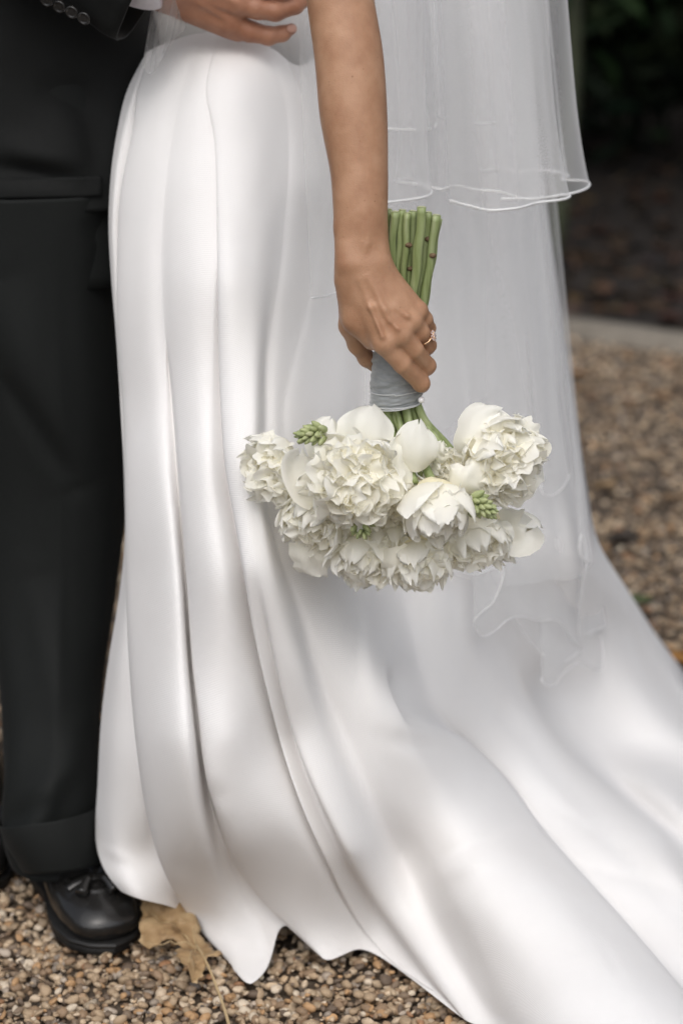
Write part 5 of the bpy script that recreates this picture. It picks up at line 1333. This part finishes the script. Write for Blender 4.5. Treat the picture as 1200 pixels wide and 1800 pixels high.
def peony(cx, cy, Y, Rpx, face, seed, nfr=120, open_=0.9, guards=9, label=None, spread=1.25, dense=0.62, cups=26, gw=1.0, notch=0.08):
    rr = random.Random(seed); c = P(cx, cy, Y); R = Rpx * Y / FPX
    z = np.array(face, float); z /= np.linalg.norm(z)
    Q = rot_to(z)
    parts, tone = [], []
    nfr = int(nfr * 0.64)
    for i in range(nfr):
        u = (i + 0.5) / nfr
        ph = math.acos(1 - u * (1 - math.cos(spread)))
        az = i * 2.399963 + rr.uniform(-.3, .3)
        d = np.array([math.sin(ph) * math.cos(az), math.sin(ph) * math.sin(az), math.cos(ph)])
        rt = dense + 0.34 * rr.random() - 0.10 * (1 - u) ** 2
        roll = rr.uniform(0, 6.28)
        V, F, t = frill_petal(1.0, d, roll, 0.40, rt, rr.uniform(0.26, 0.44), seed * 1000 + i, rr.choice((-1, 1)) * rr.uniform(0.15, 0.42))
        parts.append((V, F)); tone.append(t * (0.75 + 0.25 * rr.random()))
    Vc_, Fc_ = ico(3)  # core ball added inside the bloom to bounce light into its crevices
    parts.append((Vc_ * (0.52 + 0.05 * vnoise(Vc_, 3.0, seed))[:, None], Fc_)); tone.append(np.full(len(Vc_), 0.15))
    for i in range(cups):
        az = i * 2.399963 + 1.0
        V, F, t = guard_petal(z, az, 1.0, 2.2, (0.12 + 0.95 * (i / cups)) * open_ * rr.uniform(0.8, 1.15) + 0.05, 0.35, 0.62 + 0.32 * (i / cups) * rr.uniform(0.8, 1.15), rr.uniform(0.40, 0.62), seed * 55 + i, ruf=0.05, nu=12, nv=13)
        parts.append((V, F)); tone.append(t)
    V, F = join(parts)
    po = add('peony', V @ Q.T * R + c, F, M['petal'], bouquet, attrs={'tone': ('FLOAT', np.concatenate(tone))})
    if label:
        po['label'] = label
    for i in range(guards):
        ring = i % 2
        az = i * 2 * math.pi / guards + rr.uniform(-.25, .25)
        ph1 = (open_ + 0.35 * ring) * rr.uniform(0.75, 1.15)
        V, F, t = guard_petal(z, az, 1.0, 2.9, ph1, 0.30, rr.uniform(0.92, 1.12) + 0.06 * ring, rr.uniform(0.58, 0.80) * gw, seed * 77 + i, ruf=0.06, notch=notch)
        link('petal', mesh_from('petal', V @ Q.T * R + c - base_of(po), F, True, {'tone': ('FLOAT', t)}), M['petal'], po)
    return po
peony(494, 822, 2.455, 78, (-0.75, -0.55, -0.10), 11, 110, 0.85, 9)
peony(622, 842, 2.385, 96, (-0.05, -0.97, -0.12), 12, 190, 1.25, 10, 'fully open peony with the largest ruffled centre', spread=1.35, dense=0.66)
peony(764, 880, 2.375, 84, (0.12, -0.55, -0.83), 13, 70, 0.58, 13, 'cup-shaped half closed peony', dense=0.55, gw=1.4, notch=0.03)
peony(693, 868, 2.425, 70, (0.0, -0.85, -0.45), 22, 90, 0.8, 9)
peony(690, 938, 2.445, 64, (0.0, -0.6, -0.8), 24, 80, 0.8, 9)
peony(790, 826, 2.455, 62, (0.3, -0.85, -0.2), 23, 80, 0.7, 9)
peony(874, 804, 2.430, 96, (0.50, -0.80, -0.08), 14, 140, 0.85, 11)
peony(560, 906, 2.430, 76, (-0.40, -0.66, -0.62), 15, 90, 0.62, 11, gw=1.2)
peony(640, 968, 2.435, 74, (-0.15, -0.55, -0.82), 16, 90, 0.58, 11, gw=1.2)
peony(734, 976, 2.420, 74, (0.10, -0.52, -0.85), 17, 90, 0.60, 11, gw=1.2)
peony(832, 938, 2.440, 76, (0.35, -0.60, -0.72), 18, 90, 0.66, 11, gw=1.2)
peony(888, 930, 2.500, 66, (0.62, -0.40, -0.68), 19, 80, 0.7, 10, gw=1.2)
peony(600, 890, 2.475, 78, (-0.4, 0.1, -0.8), 20, 60, 0.9, 9)
peony(790, 890, 2.485, 78, (0.3, 0.1, -0.8), 21, 60, 0.9, 9)
pv3 = [o for o in bouquet.children if o.name.startswith('peony')]
pv3.pop(3); pv3.pop(3); pv3.pop(3)
# loose upright guard petals beside the stems
def loose_petal(owner, pts, wpx, Y, seed, cup=0.010, lean=0.0):
    """pts: centre line in photo positions with distance; wpx: half widths"""
    c = resample([P(*p) for p in pts], 16)
    tq = np.linspace(0, 1, 16)
    hw = np.maximum(np.interp(tq, np.linspace(0, 1, len(wpx)), wpx), max(wpx) * 1.02 * np.sqrt(np.clip(1 - (np.clip(tq - 0.5, 0, 1) / 0.5) ** 2.4, 0, 1)) * (tq > 0.5)) * Y / FPX
    T, A, B = frames(c)
    vw = c.mean(0) - np.array([0, 0, CAM_H]); vw /= np.linalg.norm(vw)
    side = np.cross(T, vw); side /= np.linalg.norm(side, axis=1)[:, None]
    nrm = np.cross(side, T)
    w = np.linspace(-1, 1, 15)
    rr = random.Random(seed)
    ph_ = rr.random() * 6
    cw = np.stack([hermite(tq, c, tq * (1 - 0.13 * (tq > 0) * abs(math.sin(wi * 2.3 + ph_)))) for wi in w], 1)
    ripple = np.array([[mnoise.noise(Vector((wi * 1.7 + seed * 3.1, ti * 2.2, seed * 1.3))) for wi in w] for ti in tq]) * 0.0075 * np.linspace(0.3, 1, 16)[:, None]
    ripple += 0.004 * np.sin(w * 9 + ph_)[None] * (np.abs(w) ** 2)[None] * np.linspace(0.1, 1, 16)[:, None]
    cw = cw + nrm[:, None] * ripple[..., None]
    V = cw + side[:, None] * (hw[:, None] * w[None])[..., None] + nrm[:, None] * ((cup * (w ** 2)[None] + 0.0022 * np.sin(w * 7 + rr.random() * 6)[None] * np.linspace(0.2, 1, 16)[:, None] + lean * w[None]))[..., None]
    t = np.repeat(np.linspace(0.5, 1, 16), 15)
    link('petal', mesh_from('petal', V.reshape(-1, 3) - base_of(owner), grid_faces(16, 15), True, {'tone': ('FLOAT', t)}), M['petal'], owner)
loose_petal(pv3[2], [(728, 830, 2.40), (730, 795, 2.395), (735, 760, 2.40), (738, 733, 2.41)], [22, 40, 38, 22, 3], 2.4, 1, 0.012)
loose_petal(pv3[2], [(705, 850, 2.39), (698, 815, 2.40), (702, 780, 2.405), (706, 752, 2.41)], [20, 26, 22, 12, 3], 2.4, 2, 0.010)
loose_petal(pv3[1], [(640, 800, 2.40), (640, 765, 2.40), (648, 735, 2.41), (655, 702, 2.425)], [30, 50, 52, 38, 6], 2.4, 3, 0.016)
loose_petal(pv3[1], [(590, 820, 2.40), (578, 785, 2.405), (575, 755, 2.415), (585, 728, 2.425)], [26, 40, 42, 30, 5], 2.4, 4, 0.014)
loose_petal(pv3[1], [(560, 880, 2.40), (540, 850, 2.40), (528, 815, 2.405), (530, 785, 2.41)], [24, 38, 38, 26, 5], 2.4, 5, -0.012)
loose_petal(pv3[2], [(800, 860, 2.385), (818, 838, 2.38), (832, 815, 2.39), (826, 800, 2.405)], [26, 36, 30, 18, 4], 2.4, 6, 0.012)
loose_petal(pv3[3], [(850, 800, 2.42), (838, 775, 2.41), (850, 745, 2.415), (888, 716, 2.43)], [30, 44, 40, 24, 5], 2.4, 7, 0.014)
loose_petal(pv3[3], [(790, 800, 2.425), (778, 800, 2.42), (772, 790, 2.42), (778, 772, 2.425)], [10, 16, 15, 9, 3], 2.4, 8, 0.008)
loose_petal(pv3[3], [(920, 800, 2.43), (938, 802, 2.43), (952, 806, 2.435), (962, 808, 2.44)], [14, 16, 12, 8, 5], 2.4, 9, 0.006)
loose_petal(pv3[4], [(540, 950, 2.42), (548, 975, 2.42), (560, 995, 2.425), (578, 1018, 2.435)], [34, 40, 34, 20, 6], 2.4, 10, 0.014)
loose_petal(pv3[6], [(700, 960, 2.395), (705, 985, 2.39), (712, 1005, 2.395), (716, 1026, 2.41)], [30, 40, 36, 24, 5], 2.4, 11, 0.013)
loose_petal(pv3[5], [(652, 975, 2.41), (642, 995, 2.405), (636, 1010, 2.41), (640, 1028, 2.42)], [26, 34, 30, 20, 5], 2.4, 12, 0.012)
loose_petal(pv3[8], [(880, 930, 2.47), (898, 935, 2.46), (914, 938, 2.46), (926, 930, 2.47)], [30, 44, 42, 30, 8], 2.4, 13, -0.012)
# ---- tuberose bud sprays
def buds(cx, cy, Y, ang, n, Lpx, seed, label):
    rr = random.Random(seed)
    c = P(cx, cy, Y); sc_ = Y / FPX
    ax = np.array([math.cos(R_(ang)), -0.35, -math.sin(R_(ang))]); ax /= np.linalg.norm(ax)
    stem = resample([c - ax * Lpx * sc_, c, c + ax * Lpx * 0.85 * sc_], 10)
    V, F = tube(stem, np.linspace(0.003, 0.001, 10), 8)
    so = add('bud_spray', V, F, M['stem'], bouquet)
    a = np.cross(ax, [0, 1, 0.2]); a /= np.linalg.norm(a); b = np.cross(ax, a)
    Vi, Fi = ico(2)
    for i in range(n):
        t = i / (n - 1)
        th = i * 2.4
        out = math.cos(th) * a + math.sin(th) * b
        p = c + ax * (-0.75 + 1.55 * t) * Lpx * sc_ + out * (0.009 * (1 - 0.55 * t))
        dr = ax * (0.75 + 0.5 * t) + out * (1.0 - 0.6 * t); dr /= np.linalg.norm(dr)
        ln = (0.0082 - 0.0035 * t) * rr.uniform(0.85, 1.15); wd = ln * 0.46
        q = Vi * np.array([wd, wd, ln]); q[:, :2] *= (1 - 0.25 * q[:, 2:3] / ln)
        Rb = rot_to(dr)
        link('bud', mesh_from('bud', q @ Rb.T + p - base_of(so), Fi), M['bud'], so)
buds(545, 764, 2.385, 172, 26, 30, 1, 'left')
buds(850, 892, 2.368, 25, 26, 28, 2, 'right')
buds(636, 932, 2.372, 80, 12, 14, 3, 'low')

# ================================================================ RING
rc = P(741, 587, 2.426); rdir = P(752, 607, 2.443) - P(723, 564, 2.419); rdir /= np.linalg.norm(rdir)
rc = P(744, 593, 2.430)
ring = thing('ring', 'rose gold ring with a pink stone cluster on the bride\'s finger', 'ring', tuple(rc))
Rr = rot_to(rdir)
th = np.linspace(0, 2 * np.pi, 48, endpoint=False)
RR = 0.0093
pc = (np.stack([RR * np.cos(th), RR * np.sin(th), 0 * th], -1)) @ Rr.T + rc
ph = np.linspace(0, 2 * np.pi, 10, endpoint=False)
Vr = np.array([[pc[i] + 0.0009 * (math.cos(a) * (pc[i] - rc) / RR + math.sin(a) * rdir) for a in ph] for i in range(48)])
Fr = grid_faces(48, 10, True)
Fr = np.vstack([Fr, np.array([[47 * 10 + j, 47 * 10 + (j + 1) % 10, (j + 1) % 10, j] for j in range(10)])])
add('band', Vr.reshape(-1, 3), Fr, M['gold'], ring)
want = P(758, 583, 2.422) - rc; want -= rdir * want.dot(rdir); want /= np.linalg.norm(want)
gc = rc + want * (RR + 0.0022)
e1 = np.cross(want, rdir); e1 /= np.linalg.norm(e1)
def gem(c, r):
    prof = [(0.0, 0.55), (0.55, 0.5), (1.0, 0.1), (0.6, -0.4), (0.0, -0.8)]
    V = np.array([c + r * (pr * math.cos(a) * e1 + pr * math.sin(a) * rdir + z * want) for pr, z in prof for a in np.linspace(0, 2 * np.pi, 8, endpoint=False)])
    return V, grid_faces(5, 8, True)
V, F = gem(gc, 0.0030)
add('stone', V, F, M['gem'], ring, smooth=False)
for k in range(8):
    a = k / 8 * 2 * math.pi
    V, F = gem(gc + 0.0045 * (math.cos(a) * e1 + math.sin(a) * rdir) - want * 0.0004, 0.0016)
    add('stone', V, F, M['gem'], ring, smooth=False)
    V, F = tube(np.array([gc - want * 0.002 + 0.0024 * (math.cos(a + .4) * e1 + math.sin(a + .4) * rdir), gc + want * 0.0012 + 0.0031 * (math.cos(a + .4) * e1 + math.sin(a + .4) * rdir)]), 0.00045, 6)
    add('claw', V, F, M['gold'], ring)

# ================================================================ FALLEN LEAVES, TWIGS
def ground_pt(px, py, z):
    return P(px, py, Yz(py, z))
outline = [(250,1608),(285,1606),(317,1610),(340,1622),(352,1640),(366,1655),(392,1686),(380,1694),(366,1690),(362,1706),(348,1726),(330,1722),(313,1706),(310,1694),(324,1684),(320,1668),(306,1660),(285,1662),(258,1678),(246,1671),(249,1640)]
bm = bmesh.new()
vs = [bm.verts.new(ground_pt(x, y, 0.018)) for x, y in outline]
bm.faces.new(vs)
bmesh.ops.triangulate(bm, faces=bm.faces[:])
for _ in range(4):
    bmesh.ops.subdivide_edges(bm, edges=[e for e in bm.edges if e.calc_length() > 0.007], cuts=1)
    bmesh.ops.triangulate(bm, faces=bm.faces[:])
V = np.array([v.co[:] for v in bm.verts]); F = [[v.index for v in f.verts] for f in bm.faces]; bm.free()
cen = ground_pt(345, 1662, 0.018)
dd = np.linalg.norm(V - cen, axis=1)
V[:, 2] += 0.016 * (dd / 0.07) ** 2 * (V[:, 0] < cen[0]) * 0.9 + 0.013 * vnoise(V, 32, 2.0) + 0.004 * vnoise(V, 90, 5.0) + 0.001
V[:, 0] += 0.004 * vnoise(V, 120, 9.0); V[:, 1] += 0.006 * vnoise(V, 120, 4.0)
rib = [(345,1660,330,1612),(345,1660,258,1625),(345,1660,256,1670),(345,1660,330,1720),(345,1660,385,1688)]
leaf = thing('fallen_leaf', 'large curled tan maple leaf lying on the gravel by the black shoe', 'leaf', tuple(cen * [1, 1, 0]))
lo = add('blade', V, F, M['dry_leaf'], leaf)
sol = lo.modifiers.new('thickness', 'SOLIDIFY'); sol.thickness = 0.0006
for x0, y0, x1, y1 in rib:
    pl = []
    for t in np.linspace(0, 0.92, 10):
        g = ground_pt(x0 + (x1 - x0) * t, y0 + (y1 - y0) * t, 0.018)
        k = np.argmin(np.linalg.norm(V[:, :2] - g[:2], axis=1)); pl.append([g[0], g[1], V[k, 2] + 0.0006])
    Vt, Ft = tube(resample(pl, 18), np.linspace(0.0011, 0.0004, 18), 6)
    add('vein', Vt, Ft, M['leaf_vein'], leaf)
Vt, Ft = tube(resample([ground_pt(345, 1660, 0.022), ground_pt(366, 1698, 0.024), ground_pt(382, 1738, 0.016), ground_pt(401, 1796, 0.010), ground_pt(408, 1830, 0.008)], 24), np.linspace(0.0013, 0.0020, 24), 8)
add('stalk', Vt, Ft, M['leaf_vein'], leaf)
def twig(pts, r, label):
    Vt, Ft = tube(resample([ground_pt(x, y, z) for x, y, z in pts], 16), np.linspace(r, r * 0.5, 16), 6)
    b = ground_pt(*pts[0][:2], 0)
    o = link('twig', mesh_from('twig', Vt - b, Ft), M['twig']); o.location = b
    tag(o, label, 'twig')
twig([(34, 1690, .006), (52, 1712, .007), (72, 1722, .007), (86, 1730, .005)], 0.0012, 'thin brown twig lying on the gravel left of the shoe')
twig([(2, 1706, .008), (18, 1702, .010), (34, 1708, .006)], 0.0016, 'short dark twig on the gravel by the lower left corner')
leafspots = [(1176, 1166, (0.30, 0.15, 0.04), 'orange fallen leaf on the gravel at the edge of the train'), (1120, 1062, (0.07, 0.09, 0.035), 'green fallen leaf on the gravel beside the train'),
             (1012, 662, (0.20, 0.10, 0.035), 'rust brown fallen leaf nearest the veil, just below the kerb'), (1165, 700, (0.17, 0.10, 0.05), 'brown fallen leaf below the kerb at the right edge of the picture'),
             (1062, 858, (0.24, 0.165, 0.09), 'pale tan fallen leaf on the gravel halfway between kerb and train'), (1095, 950, (0.045, 0.036, 0.028), 'almost black fallen leaf on the gravel above the train edge'),
             (1185, 880, (0.20, 0.13, 0.07), 'tan fallen leaf at the right edge, halfway down the gravel')]
for i, (x, y, c, lb) in enumerate(leafspots):
    s, w = petal_grid(9, 7)
    Lf = rng.uniform(0.045, 0.08)
    wd = np.sin(np.pi * np.clip(s * 0.94 + 0.03, 0, 1)) ** 0.8 * 0.36
    V = np.stack([(s - 0.5), w * wd * (1 + 0.12 * np.cos(s * 22)), 0.10 * w ** 2 + 0.12 * (s - 0.5) ** 2 + 0.04 * np.sin(s * 7 + w * 3 + i)], -1).reshape(-1, 3) * Lf
    a = rng.uniform(0, 6.28); ca, sa = math.cos(a), math.sin(a)
    V = V @ np.array([[ca, -sa, 0], [sa, ca, 0], [0, 0, 1]]).T
    o = link('fallen_leaf', mesh_from('fallen_leaf', V, grid_faces(9, 7), True, {'tint': ('FLOAT_COLOR', np.tile([*c, 1], (len(V), 1)))}), M['litter'])
    o.location = ground_pt(x, y, 0.004) + np.array([0, 0, 0.003])
    tag(o, lb, 'leaf', 'fallen leaves on the gravel')
